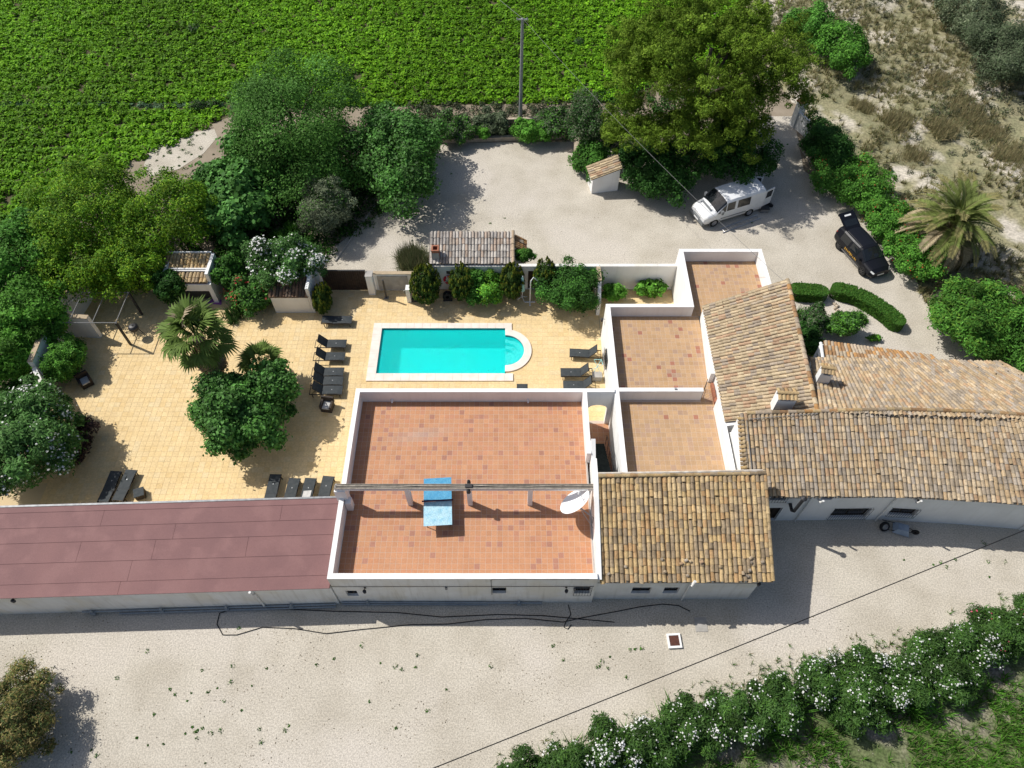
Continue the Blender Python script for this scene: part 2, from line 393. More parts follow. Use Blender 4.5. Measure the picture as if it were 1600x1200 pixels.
AROOF = [lin(208, 188, 152, .74), lin(196, 176, 144, .72), lin(180, 168, 150, .7), lin(206, 176, 138, .72), lin(168, 158, 148, .66), lin(190, 148, 118, .68), lin(214, 196, 160, .74), lin(200, 182, 150, .72)]
def soft(c, k=.45):
    m_ = [sum(q[i] for q in c) / len(c) for i in range(3)]
    return [tuple(q[i] * (1 - k) + m_[i] * k for i in range(3)) for q in c]
PALE, AROOF, OCHRE = soft(PALE), soft(AROOF), soft(OCHRE, .3)
GREYT = [lin(196, 190, 182, .72), lin(182, 176, 168, .7), lin(206, 200, 190, .74), lin(176, 160, 144, .68), lin(190, 164, 142, .7), lin(168, 164, 160, .66)]
GREYT = soft(GREYT, .4)
RUSTT = [lin(198, 152, 100, .66), lin(186, 146, 104, .64), lin(190, 172, 150, .68), lin(176, 140, 104, .62), lin(196, 180, 156, .68)]

# ------------------------------------------------------------------ walls with real openings
def wallo(x0, x1, z0, z1, y0, y1, ops=(), M=None):
    """wall along x from y0 (front) to y1 (back) with rectangular openings (xa, xb, za, zb)"""
    xs = sorted({x0, x1, *[o[0] for o in ops], *[o[1] for o in ops]}); zs = sorted({z0, z1, *[o[2] for o in ops], *[o[3] for o in ops]})
    m = MB(); T = (lambda p: M @ Vector(p)) if M is not None else (lambda p: p)
    hole = lambda xm, zm: any(o[0] < xm < o[1] and o[2] < zm < o[3] for o in ops)
    solid = lambda i, k: 0 <= i < len(xs) - 1 and 0 <= k < len(zs) - 1 and not hole((xs[i] + xs[i + 1]) / 2, (zs[k] + zs[k + 1]) / 2)
    def q(*p): m.add([T(a) for a in p], [(0, 1, 2, 3)])
    for i in range(len(xs) - 1):
        for k in range(len(zs) - 1):
            if not solid(i, k): continue
            a, b, c, d = xs[i], xs[i + 1], zs[k], zs[k + 1]
            q((a, y0, c), (b, y0, c), (b, y0, d), (a, y0, d)); q((b, y1, c), (a, y1, c), (a, y1, d), (b, y1, d))
            if not solid(i - 1, k): q((a, y1, c), (a, y0, c), (a, y0, d), (a, y1, d))
            if not solid(i + 1, k): q((b, y0, c), (b, y1, c), (b, y1, d), (b, y0, d))
            if not solid(i, k - 1): q((a, y1, c), (b, y1, c), (b, y0, c), (a, y0, c))
            if not solid(i, k + 1): q((a, y0, d), (b, y0, d), (b, y1, d), (a, y1, d))
    return m
def window(parent, o, y, grille=False, M=None, m='glass_dark', fm='brown_wood', setback=.16, kind='window'):
    xa, xb, za, zb = o; Mx = M or Matrix.Identity(4)
    f = MB(); t = .05
    for a in ((xa, xb, za, za + t), (xa, xb, zb - t, zb), (xa, xa + t, za + t, zb - t), (xb - t, xb, za + t, zb - t), ((xa + xb) / 2 - .02, (xa + xb) / 2 + .02, za + t, zb - t)):
        f.box(a[0] + .002, a[1] - .002, y + setback - .02, y + setback + .03, a[2] + .002, a[3] - .002, Mx)
    w_ = obj(kind, f, fm, parent)
    p = MB(); p.box(xa + .01, xb - .01, y + setback + .012, y + setback + .02, za + .01, zb - .01, Mx); obj('pane', p, m, w_)
    if grille:
        g = MB(); n_ = max(3, int((xb - xa) / .12)); pr = .10
        for k in range(n_ + 1):
            x = xa - .04 + (xb - xa + .08) * k / n_
            g.tube([Mx @ Vector((x, y - pr, za - .08)), Mx @ Vector((x, y - pr, zb + .06))], .009, 5)
        for z in (za - .08, zb + .06, (za + zb) / 2):
            for x in (xa - .04, xb + .04): g.tube([Mx @ Vector((x, y - pr, z)), Mx @ Vector((x, y, z))], .009, 5)
            g.tube([Mx @ Vector((xa - .04, y - pr, z)), Mx @ Vector((xb + .04, y - pr, z))], .009, 5)
        obj('grille', g, 'dark_metal', w_)
    return w_
def ops_from(px, Y): # window corners read on a facade at distance Y
    out = []
    for x0, y0, x1, y1 in px:
        a, b = SY((x0 + x1) / 2 - (x1 - x0) / 2, y0, Y), SY(x1, y1, Y)
        out.append((round(a.x, 3), round(b.x, 3), round(b.z, 3), round(a.z, 3)))
    return out
def lamp(parent, x, y, z, sgn=-1):
    b = MB(); b.box(x - .05, x + .05, y, y + .03, z - .09, z + .09).tube([(x, y, z + .06), (x, y + sgn * .16, z + .10)], .012, 6)
    b.lathe([(.02, .10), (.09, .06), (.075, -.12), (.03, -.15)], 10, Matrix.Translation((x, y + sgn * .17, z))); return obj('wall_lamp', b, 'dark_metal', parent)

# ------------------------------------------------------------------ shed with red felt roof
yf = lambda x: 12.05 + .032 * (x + 8.64)
sh = thing('shed', 'long low white shed under a dull red felt roof', 'shed', (-20, 14, 0))
XL = -40.0
wl = MB(); wl.prism([(XL, yf(XL) + .06), (-8.66, yf(-8.66) + .06), (-8.66, 16.42), (XL, 15.4)], 0, 2.42); obj('wall', wl, 'old_white', sh)
def rz_(t): return 2.46 + .56 * t
base = MB(); q = [(XL, yf(XL) - .02, rz_(0)), (-8.645, yf(-8.645) - .02, rz_(0)), (-8.645, 16.5, rz_(1)), (XL, 15.5, rz_(1))]
base.slab(q, .07); rb = obj('roof', base, 'felt_edge', sh)
def rp(x, t, dz=0): y0 = yf(x) - .035; y1 = 16.5 + .032 * (x + 8.645); return (x, y0 + (y1 - y0) * t, rz_(t) + dz)
rows = [0, .14, .36, .58, .75, .925, 1.0]; breaks = [[-18.6], [-18.3, -27], [-21.0, -17.4, -12.9], [-16.6, -26], [-20.3, -11.5], []]
for i in range(6):
    xs = [XL] + sorted(breaks[i]) + [-8.65]
    for a, b in zip(xs, xs[1:]):
        m = MB(); k = i % 2
        e = .006; up = .003 * (i + 1)
        m.slab([rp(a + e, rows[i], .02 + up + .008), rp(b - e, rows[i], .02 + up + .008), rp(b - e, rows[i + 1] + (.008 if i < 5 else 0), .012 + up), rp(a + e, rows[i + 1] + (.008 if i < 5 else 0), .012 + up)], .012)
        obj('felt_strip', m, 'red_felt', rb)
fl = MB(); fl.slab([rp(XL, .992, .06), rp(-8.65, .992, .06), rp(-8.65, 1.012, .07), rp(XL, 1.012, .07)], .04); obj('flashing', fl, 'grey_metal', rb)
for x in (-21.6, -14.9):
    lamp(sh, x - 2.0, yf(x) + .05, 2.2) if x < -20 else None
p = MB(); x = -12.35; p.tube([(x, yf(x) - .15, 2.6), (x, yf(x) - .15, 2.1)], .06, 10).tube([(x, yf(x) - .15, 2.12), (x, yf(x) + .02, 1.9), (x, yf(x) + .0, .05)], .045, 8); obj('downpipe', p, 'pipe_white', sh)
p = MB()
p.tube([(-21.3, yf(-21.3) - .02, .24), (-16, yf(-16) - .02, .22), (-8.8, yf(-8.8) - .02, .20)], .05, 8)
p.tube([(-19.5, yf(-19.5) - .12, .14), (-8.8, yf(-8.8) - .12, .12)], .045, 8); obj('waste_pipe', p, 'pipe_grey', sh)
for x in (-20.8, -17.4, -14.2, -11.0):
    p = MB(); p.tube([(x, yf(x) - .07, .14), (x + .03, yf(x) - .06, .55)], .05, 8).box(x - .09, x + .12, yf(x) - .16, yf(x) + .04, .08, .26); obj('pipe_joint', p, 'pipe_grey', sh)

# ------------------------------------------------------------------ terrace building beside the pool
ZF, ZP = 2.35, 3.30
t1 = thing('terrace_building', 'white flat-roofed block with a terracotta terrace and blue table', 'building', (-2.3, 17.5, 0))
fo = ops_from([(539, 923, 561, 931), (769, 918, 791, 927), (899, 917, 921, 927)], 12.18)
obj('wall', wallo(-8.62, 4.0, 0, 3.27, 12.18, 12.44, fo), 'old_white', t1)
b = MB(); b.box(-8.62, 4.0, 12.50, 23.02, 0, 2.30); obj('wall', b, 'white_wall', t1)
for k, o in enumerate(fo): window(t1, o, 12.18, grille=(k == 2))
fl = MB(); fl.add([(-8.5, 12.42, 2.345), (3.95, 12.42, 2.345), (3.95, 22.8, 2.345), (-8.5, 22.8, 2.345)], [(0, 1, 2, 3)]); tf = obj('terrace_floor', fl, 'terra_base', t1)
TC = [lin(222, 163, 122, .67), lin(220, 160, 119, .67), lin(219, 157, 116, .66), lin(223, 166, 125, .67), lin(220, 158, 120, .69), lin(216, 156, 122, .68), lin(212, 152, 120, .67), lin(200, 144, 120, .64)]
def worn(cx, cy, c):
    d = math.hypot((cx + 5.0) / 2.2, (cy - 20.6 - .18 * (cx + 5)) / .55)
    k = max(0, .45 * (1 - d)); return tuple(v * (1 - k) + k * g for v, g in zip(c, (.42, .36, .33)))
tile_field(tf, 'floor_tile', -8.38, 3.9, 12.42, 22.78, ZF, .275, .286, .006, TC, 'terra_tile', 300, cfun=worn)
def parapet(parent, x0, x1, y0, y1, z0, z1, m='white_wall'):
    b = B(x0, x1, y0, y1, z0, z1); o = obj('parapet', b, m, parent)
    e = .006; obj('parapet_cap', B(x0 - e, x1 + e, y0 - e, y1 + e, z1, z1 + .03), 'parapet_top', o); return o
parapet(t1, -8.62, -8.39, 12.45, 22.78, 2.30, ZP - .03)
parapet(t1, -8.62, 4.0, 22.79, 23.02, 2.30, ZP - .03)
obj('parapet_cap', B(-8.626, 3.99, 12.174, 12.446, 3.27, 3.30), 'parapet_top', t1)
parapet(t1, 3.9, 4.12, 18.9, 22.785, 2.30, ZP - .03)
st = MB(); st.add([(4.13, 19.6, 2.2), (4.36, 19.6, 2.2), (4.13, 18.7, 2.2), (4.36, 18.7, 2.2), (4.13, 19.6, 3.6), (4.36, 19.6, 3.6), (4.13, 18.7, 3.1), (4.36, 18.7, 3.1)], [(0, 1, 5, 4), (2, 6, 7, 3), (0, 4, 6, 2), (1, 3, 7, 5), (4, 5, 7, 6), (0, 2, 3, 1)]); obj('stair_pillar', st, 'white_wall', t1)
parapet(t1, 4.13, 4.40, 17.4, 18.695, 0, 3.1)
# beam on pillars across the terrace
bm = B(-8.7, 4.05, 16.36, 16.66, 4.02, 4.18); be = obj('beam', bm, 'white_wall', t1)
bt = MB()
for k, (y, h) in enumerate(((16.40, .05), (16.475, .035), (16.55, .05), (16.62, .03))): bt.box(-8.72 + .1 * (k % 2), 4.05, y - .033, y + .033, 4.182, 4.182 + h)
obj('beam_board', bt, 'grey_wood', be)
cb = MB()
for y in (16.44, 16.515, 16.59): cb.tube([(-8.7 + 12.7 * k / 16, y + rnd.uniform(-.02, .02), 4.235 + rnd.uniform(-.005, .012)) for k in range(17)], .012, 5)
obj('cable_run', cb, 'cable_black', be)
for x in (-5.18, -2.13, .91): obj('pillar', B(x - .12, x + .12, 16.38, 16.64, 2.345, 4.02), 'white_wall', t1)
obj('end_pillar', MB().prism([(-8.75, 16.3), (-8.2, 16.3), (-8.2, 16.7), (-8.75, 16.7)], 2.30, 4.02), 'white_wall', t1)
obj('step_pillar', B(-8.35, -8.05, 16.1, 16.45, 2.345, 3.15), 'white_wall', t1)
lm = MB(); lm.lathe([(.02, .25), (.09, .18), (.11, .0), (.05, -.06)], 12, Matrix.Translation((-2.13, 16.28, 4.05))).lathe([(.02, .25), (.08, .18), (.10, .0), (.05, -.06)], 12, Matrix.Translation((-2.13, 16.76, 4.12)))
lm.box(-2.3, -1.95, 16.42, 16.60, 4.24, 4.30); obj('lamp', lm, 'dark_metal', t1)
for (x, y) in ((-6.7, 22.77), (.9, 22.77)): obj('spotlight', MB().box(x - .06, x + .06, y - .1, y, 2.5, 2.6).tube([(x, y - .1, 2.55), (x, y - .18, 2.5)], .045, 8), 'white_metal', t1)
lamp(t1, -7.05, 12.17, 2.1); lamp(t1, 2.6, 12.17, 2.15)
p = MB(); p.tube([(-8.5, 12.12, .22), (-3, 12.11, .2), (1.5, 12.1, .18)], .05, 8).tube([(-8.5, 12.05, .12), (-1.2, 12.04, .1)], .04, 8); obj('waste_pipe', p, 'pipe_grey', t1)
for x in (-7.2, .35): obj('pipe_joint', MB().tube([(x, 12.06, .1), (x, 12.09, .5)], .05, 8).box(x - .1, x + .1, 12.0, 12.16, .06, .24), 'pipe_grey', t1)
p = MB(); p.tube([(-8.6, 12.15, 2.32), (3.9, 12.15, 2.36)], .012, 5).tube([(-.98, 12.15, 1.2), (-.98, 12.15, 3.2), (-.85, 12.16, 3.28), (1.2, 12.15, 3.27), (3.6, 12.15, 3.26)], .012, 5); obj('cable', p, 'cable_black', t1)
obj('vent', MB().box(-3.2, -3.1, 12.10, 12.18, 2.0, 2.25), 'grey_metal', t1)
obj('vent', MB().box(2.95, 3.05, 12.10, 12.18, 1.9, 2.15), 'grey_metal', t1)

# ping-pong table
pt = thing('table_tennis_table', 'faded blue table tennis table under the terrace beam', 'table', (-3.72, 16.25, ZF), R(3.7))
for n_, (a, b_), m_ in (('table_half', (.012, 1.31), 'table_blue'), ('table_half', (-1.31, -.012), 'table_pale')): tag(obj(n_, B(-.70, .70, a, b_, .735, .765), m_, pt, True), 'deep blue far half' if a > 0 else 'pale near half')  # far half deep blue, near half a paler, patchier blue
obj('net', B(-.78, .78, -.008, .008, .77, .91), 'net', pt, True)
obj('frame', MB().box(-.66, .66, 1.1, 1.14, .66, .73).box(-.66, .66, -1.14, -1.1, .66, .73).box(-.66, -.62, -1.1, 1.1, .66, .73).box(.62, .66, -1.1, 1.1, .66, .73), 'dark_metal', pt, True)
for sx in (-1, 1):
    for y in (-1.0, -.25, .25, 1.0): obj('leg', MB().tube([(sx * .58, y, .70), (sx * .58, y * 1.02, .0)], .02, 6), 'dark_metal', pt, True)

# ------------------------------------------------------------------ tiled cottage in front
fh = thing('cottage', 'white cottage with an ochre clay tiled lean-to roof', 'house', (8, 14.5, 0))
FE = [(4.18, 12.18, 2.92), (12.22, 12.22, 2.90), (12.36, 17.0, 4.55), (4.15, 16.82, 4.55)]
fo = ops_from([(989, 918, 1015, 927), (1039, 918, 1058, 927)], 12.36)
obj('wall', wallo(4.02, 11.85, 0, 2.86, 12.36, 12.64, fo), 'old_white', fh)
for o in fo: window(fh, o, 12.36)
w_ = MB(); w_.add([(4.02, 12.65, 0), (4.02, 16.95, 0), (4.02, 16.95, 4.50), (4.02, 12.65, 2.98), (11.85, 12.65, 0), (11.85, 17.0, 0), (11.85, 17.0, 4.44), (11.85, 12.65, 2.96)], [(0, 3, 2, 1), (4, 5, 6, 7), (1, 2, 6, 5), (0, 4, 7, 3), (3, 7, 6, 2)]); obj('wall', w_, 'white_wall', fh)
g = MB(); g.slab([(3.98, 12.2, 3.14), (4.20, 12.2, 3.14), (4.20, 16.95, 4.75), (3.98, 16.95, 4.75)], .30); obj('verge', g, 'parapet_top', fh)
fr_ = roof(fh, *FE, .224, .355, OCHRE, 300, wob=.016, ragged=.012)
ridge_row(fr_, (4.2, 16.85, 4.66), (12.4, 17.03, 4.62), .11, .4, OCHRE); ridge_row(fr_, (12.27, 12.2, 2.95), (12.40, 17.0, 4.60), .095, .38, OCHRE, 'verge_tile')
m = MB(); m.tube([(4.2, 16.97, 4.66), (8, 17.02, 4.69), (12.3, 17.14, 4.66)], .07, 6); obj('mortar_line', m, 'mortar', fr_)
for k in range(16):
    u, v = rnd.random(), rnd.uniform(.02, .2); a = Vector(FE[0]).lerp(Vector(FE[1]), u); c = Vector(FE[3]).lerp(Vector(FE[2]), u); p_ = a.lerp(c, v) + Vector((0, 0, .12))
    t = MB(); vs, fs = tile_shape(rnd.uniform(.08, .2), .08, .075, .01); t.add(vs, fs, rnd.choice(PALE)); o = put('broken_tile', t.mesh('broken_tile', 'roof_tile'), fr_); o.location = p_; o.rotation_euler = (R(18), rnd.uniform(-.3, .3), rnd.uniform(-1.5, 1.5))
x = SY(1073, 920, 12.36).x
obj('downpipe', MB().tube([(x, 12.28, 2.85), (x, 12.28, .05)], .045, 8), 'pipe_white', fh)
obj('roof_vent', MB().tube([(x - .05, 12.02, 2.98), (x + .02, 12.1, 3.18)], .075, 10).tube([(x - .12, 11.95, 2.93), (x - .03, 12.04, 3.02)], .05, 8), 'pipe_white', fh)
obj('cable', MB().tube([(4.1, 12.33, 2.35), (8, 12.33, 2.36), (11.8, 12.33, 2.3)], .012, 5), 'cable_black', fh)
lamp(fh, 11.7, 12.35, 2.6)
dl = MB(); dl.box(3.99, 4.01, 16.05, 16.7, 2.4, 4.1); obj('corner_strip', dl, 'old_white', fh)

# satellite dish on the cottage gable
dc = S(901, 787, 3.75); sd_ = thing('satellite_dish', 'large white satellite dish on the cottage gable', 'dish', (4.0, 15.45, 2.9))
ax = Vector((-.56, .41, .74)).normalized(); Mq = Matrix.Translation(dc) @ ax.to_track_quat('Z', 'Y').to_matrix().to_4x4()
prof = [(.001 + .82 * k / 8, .19 * (k / 8) ** 2) for k in range(9)]
obj('dish', MB().lathe(prof, 28, Mq).lathe([(r, z - .012) for r, z in prof[::-1]], 28, Mq).lathe([(.82, .19), (.84, .185), (.82, .175)], 28, Mq), 'white_metal', sd_, smooth=True)
f0 = Mq @ Vector((0, .0, .02)); f1 = Mq @ Vector((-.25, .45, .62))
obj('feed_arm', MB().tube([Mq @ Vector((0, .72, .17)), f1], .018, 6).tube([f0, f1], .008, 5), 'galv', sd_)
obj('receiver', MB().tube([f1, f1 + (f0 - f1).normalized() * .16], [.05, .035], 8), 'white_metal', sd_)
obj('mount', MB().tube([dc - ax * .02, dc - ax * .22, (4.0, 15.25, 3.3)], .035, 8).tube([(4.0, 15.25, 3.3), (4.0, 15.25, 2.75)], .04, 8).tube([dc - ax * .2, (4.0, 15.0, 2.7)], .02, 6), 'galv', sd_)

# ------------------------------------------------------------------ stair passage between the terraces
ps = thing('stair_passage', 'narrow passage with dark steps and arched opening beside terrace', 'passage', (4.9, 20, 0))
ar = wallo(4.01, 5.68, 2.05, 3.27, 22.79, 23.02); obj('wall', ar, 'white_wall', ps)
cx, hw = 4.86, .55; am = MB()
for s_ in (-1, 1):
    xs = (4.01, cx - hw) if s_ < 0 else (cx + hw, 5.68); am.box(xs[0], xs[1], 22.79, 23.02, 0, 2.05)
arc = [(cx - hw * math.cos(math.pi * k / 12), 1.6 + .4 * math.sin(math.pi * k / 12)) for k in range(13)]
for k in range(12):
    (xa, za), (xb, zb) = arc[k], arc[k + 1]
    am.add([(xa, 22.79, za), (xb, 22.79, zb), (xb, 22.79, 2.05), (xa, 22.79, 2.05), (xa, 23.02, za), (xb, 23.02, zb), (xb, 23.02, 2.05), (xa, 23.02, 2.05)], [(0, 1, 2, 3), (7, 6, 5, 4), (0, 4, 5, 1)])
obj('arch', am, 'white_wall', ps)
obj('parapet_cap', B(4.005, 5.665, 22.785, 23.025, 3.27, 3.30), 'parapet_top', ps)
pf = MB(); pf.add([(4.0, 17.2, .03), (5.68, 17.2, .03), (5.68, 23.0, .03), (4.0, 23.0, .03)], [(0, 1, 2, 3)]); pfo = obj('passage_floor', pf, 'terra_base', ps)
tile_field(pfo, 'floor_tile', 4.02, 5.66, 18.5, 22.8, .036, .3, .3, .006, TC[3:6], 'terra_tile', 90)
for k in range(14):
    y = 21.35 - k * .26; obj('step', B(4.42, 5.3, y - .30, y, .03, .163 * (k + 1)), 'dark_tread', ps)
rl = MB()
rl.tube([(5.36, 21.4, 1.0), (5.36, 17.7, 3.2)], .02, 6).tube([(4.44, 19.6, 2.2), (4.44, 17.6, 3.2), (5.3, 17.45, 3.15)], .02, 6)
for k in range(6): y = 21.3 - k * .68; rl.tube([(5.36, y, .15 + k * .4), (5.36, y, 1.0 + k * .4)], .014, 6)
obj('handrail', rl, 'dark_metal', ps)
obj('railing_frame', MB().tube([(5.3, 17.5, 2.7), (5.3, 17.5, 3.35), (5.75, 17.6, 3.35), (5.75, 17.6, 2.9)], .02, 6).tube([(5.3, 17.5, 3.1), (5.75, 17.6, 3.1)], .015, 6), 'dark_metal', ps)
obj('bucket', MB().lathe([(.14, 0), (.17, .25), (.165, .25), (.13, .02)], 12, Matrix.Translation((5.15, 17.75, 2.31))), 'grey_metal', ps)

# ------------------------------------------------------------------ upper terraces on the east side
t2 = thing('upper_terrace_building', 'white walled block with pale tan tiled terraces right of pool', 'building', (9, 25, 0))
obj('wall', B(5.68, 11.42, 17.2, 29.34, 0, 2.30), 'white_wall', t2); obj('wall', B(10.74, 16.04, 29.345, 34.06, 0, 2.30), 'white_wall', t2)
fl = MB(); fl.add([(5.7, 17.3, 2.345), (11.4, 17.3, 2.345), (11.4, 29.3, 2.345), (5.7, 29.3, 2.345)], [(0, 1, 2, 3)]); fl.add([(10.75, 29.3, 2.345), (16.0, 29.3, 2.345), (16.0, 34, 2.345), (10.75, 34, 2.345)], [(0, 1, 2, 3)])
f2 = obj('terrace_floor', fl, 'terra_base', t2)
T2C_ = [lin(218, 183, 141, .71), lin(216, 180, 138, .71), lin(219, 186, 146, .71), lin(214, 178, 140, .7), lin(217, 180, 132, .71), lin(208, 176, 146, .69), lin(216, 178, 128, .7), lin(204, 172, 148, .68), lin(192, 164, 148, .66), lin(200, 140, 114, .62)]
T2C = [tuple(v * k_ for v, k_ in zip(q_, (.97, .94, .90))) for q_ in soft(T2C_, .45)]; T2C[-1] = T2C_[-1]
tile_field(f2, 'floor_tile', 5.92, 11.42, 17.3, 29.08, ZF, .275, .286, .006, T2C, 'terra_tile', 300, mask=lambda x, y: not (y > 22.85 and y < 23.15 and x < 10.6), jit=.035)
tile_field(f2, 'floor_tile', 11.0, 15.8, 29.09, 33.8, ZF, .275, .286, .006, T2C, 'terra_tile', 0, jit=.035)
for a in ((5.68, 5.92, 17.55, 29.1), (5.68, 10.98, 29.105, 29.34), (10.74, 10.98, 29.345, 33.81), (10.74, 16.04, 33.815, 34.06), (15.80, 16.04, 29.95, 33.81), (5.925, 10.6, 22.9, 23.14)): parapet(t2, *a, 2.30, 3.17)
b = MB(); g_ = B(5.58, 5.66, 25.9, 26.9, 1.0, 2.0); wv = obj('window', MB().box(5.60, 5.675, 25.95, 26.85, 1.1, 2.0), 'glass_dark', t2)
gr = MB()
for k in range(8): gr.tube([(5.55, 25.93 + k * .135, 1.05), (5.55, 25.93 + k * .135, 2.06)], .009, 5)
for z in (1.05, 1.55, 2.06): gr.tube([(5.55, 25.9, z), (5.55, 26.9, z)], .009, 5)
obj('grille', gr, 'dark_metal', wv)
obj('wall_lamp', MB().lathe([(.02, .15), (.09, .1), (.08, -.1), (.03, -.14)], 10, Matrix.Translation((5.5, 28.85, 2.3))).tube([(5.68, 28.85, 2.35), (5.5, 28.85, 2.45)], .015, 6), 'dark_metal', t2)
obj('spotlight', MB().box(9.0, 9.12, 23.0, 23.1, 3.2, 3.28), 'galv', t2)
gt = thing('iron_gate', 'black iron bar gate standing open at the terrace wall end', 'gate', (10.6, 23.0, ZF))
g = MB(); D = Vector((.25, .62, 0))
for k in range(7): p_ = Vector((10.68, 23.05, 0)) + D * (k / 6); g.tube([p_ + Vector((0, 0, ZF + .05)), p_ + Vector((0, 0, ZF + .95 + .18 * math.sin(math.pi * k / 6)))], .011, 5)
obj('bar', g, 'dark_metal', gt)
g = MB(); a = Vector((10.68, 23.05, 0)); g.tube([a + Vector((0, 0, ZF + .12)), a + D + Vector((0, 0, ZF + .12))], .014, 5).tube([a + D * (k / 8) + Vector((0, 0, ZF + .95 + .18 * math.sin(math.pi * k / 8))) for k in range(9)], .016, 5); obj('rail', g, 'dark_metal', gt)

# ------------------------------------------------------------------ house wing whose roof falls to the west
ha = thing('house_wing', 'house wing with pale tiled roof falling toward the terraces', 'house', (13.8, 25, 0))
AE = [(11.42, 20.85, 3.36), (11.46, 29.0, 3.36), (16.22, 29.78, 4.80), (15.72, 20.5, 4.80)]
wa = MB(); q = [(11.47, 20.6), (15.72, 20.45), (16.1, 29.6), (11.52, 28.9)]; zt = [3.27, 4.66, 4.66, 3.27]
wa.add([(a, b_, 0) for a, b_ in q] + [(a, b_, z) for (a, b_), z in zip(q, zt)], [(3, 2, 1, 0), (4, 5, 6, 7), (0, 1, 5, 4), (1, 2, 6, 5), (2, 3, 7, 6), (3, 0, 4, 7)]); obj('wall', wa, 'white_wall', ha)
ra = roof(ha, AE[0], AE[1], AE[2], AE[3], .222, .37, AROOF, 300, wob=.012)
ridge_row(ra, (15.74, 20.5, 4.84), (16.26, 29.8, 4.84), .13, .42, RUSTT + AROOF)
obj('pink_step', B(11.30, 11.45, 22.6, 23.9, 2.36, 2.62), 'clay_red', ha)
obj('plinth_wall', MB().prism([(11.20, 24.1), (11.46, 24.1), (11.50, 28.9), (11.47, 28.9)], 2.36, 3.22), 'white_wall', ha)
obj('plinth_wall', MB().prism([(11.25, 17.3), (11.45, 17.3), (11.47, 22.3), (11.22, 22.3)], 2.36, 3.3), 'white_wall', ha)
def chimney(name, label, c, w_, d_, zb, zt, ang):
    t = thing(name, label, 'chimney', (c[0], c[1], zb)); M = Matrix.Translation((c[0], c[1], 0)) @ Matrix.Rotation(ang, 4, 'Z')
    obj('stack', MB().box(-w_ / 2, w_ / 2, -d_ / 2, d_ / 2, zb, zt, M), 'white_wall', t)
    for sx in (-1, 1):
        for sy in (-1, 1): obj('post', MB().box(sx * w_ / 2 - sx * .12, sx * w_ / 2, sy * d_ / 2 - sy * .1, sy * d_ / 2, zt, zt + .22, M), 'white_wall', t)
    obj('flue', MB().box(-w_ / 2 + .1, w_ / 2 - .1, -d_ / 2 + .08, d_ / 2 - .08, zt, zt + .05, M), 'dark_metal', t)
    vs, fs = tile_shape(.44, .10, .09, .015); n_ = max(3, round((w_ + .1) / .2))
    for s_ in (-1, 1):
        for k in range(n_):
            x = -(w_ + .06) / 2 + (k + .5) * (w_ + .06) / n_
            Mt = M @ Matrix.Translation((x, s_ * (d_ / 2 + .08), zt + .2)) @ Matrix.Rotation(0 if s_ < 0 else math.pi, 4, 'Z') @ Matrix.Rotation(R(18), 4, 'X')
            tm = MB(); tm.add([Mt @ Vector(v) for v in vs], fs, rnd.choice(OCHRE)); obj('cap_tile', tm, 'roof_tile', t)
    vs, fs = tile_shape(w_ + .14, .11, .10, .01)
    Mt = M @ Matrix.Translation((-(w_ + .14) / 2, 0, zt + .36)) @ Matrix.Rotation(-math.pi / 2, 4, 'Z')
    tm = MB(); tm.add([Mt @ Vector(v) for v in vs], fs, OCHRE[0]); obj('ridge_tile', tm, 'roof_tile', t)
    return t
chimney('chimney', 'white chimney with little tiled cap on the wing roof', (14.15, 21.15), .95, .55, 4.0, 5.2, R(-3))
chimney('chimney', 'slim white chimney with tiled cap behind the wing ridge', (16.75, 22.9), .62, .5, 3.7, 5.0, R(-12))

# ------------------------------------------------------------------ long farmhouse on the right
hm = thing('farmhouse', 'long white farmhouse under a weathered grey and ochre tiled roof', 'house', (20, 19, 0))
seg = [(11.9, 16.62), (19.6, 16.70), (24.1, 16.42), (33.0, 15.6)]
wins = [ops_from([(1305, 794, 1350, 808)], 16.70)[0], ops_from([(1396, 796, 1426, 806)], 16.6)[0]]
ups = [ops_from([(1207, 771, 1226, 780)], 16.7)[0], ops_from([(1286, 774, 1299, 780)], 16.7)[0], ops_from([(1393, 774, 1408, 780)], 16.66)[0]]
door_ = (13.45, 14.15, .02, 1.55)
for k, ((xa, ya), (xb, yb)) in enumerate(zip(seg, seg[1:])):
    L = math.hypot(xb - xa, yb - ya); M = Matrix.Translation((xa, ya, 0)) @ Matrix.Rotation(math.atan2(yb - ya, xb - xa), 4, 'Z')
    os_ = [(o[0] - xa, o[1] - xa, o[2], min(o[3], 3.05)) for o in wins + ups + [door_] if xa < o[0] and o[1] < xb]
    obj('wall', wallo(0, L, 0, 3.18, 0, .3, os_, M), 'white_wall', hm)
    for o in os_:
        big = o[1] - o[0] > .8; isd = o[2] < .1
        window(hm, o, 0, grille=big, M=M, m='brown_wood' if isd else ('glass_dark' if big else 'red_door'), fm='brown_wood' if (big or isd) else 'red_door', kind='door' if isd else 'window')
bb = MB(); bb.prism([(11.7, 16.95), (19.6, 17.05), (24.1, 16.78), (32.6, 16.0), (29.5, 22.5), (27.0, 24.3), (16.9, 24.6), (15.9, 20.6), (11.6, 20.3)], 0, 3.12); obj('wall', bb, 'white_wall', hm)
gw = MB(); gw.add([(11.62, 16.9, 2.4), (11.62, 20.2, 2.4), (11.62, 20.2, 4.86), (11.62, 16.9, 3.2), (11.75, 16.9, 2.4), (11.75, 20.2, 2.4), (11.75, 20.2, 4.86), (11.75, 16.9, 3.2)], [(0, 3, 2, 1), (4, 5, 6, 7), (2, 3, 7, 6), (0, 4, 7, 3), (1, 2, 6, 5)]); obj('gable', gw, 'white_wall', hm)
ZR = 5.0
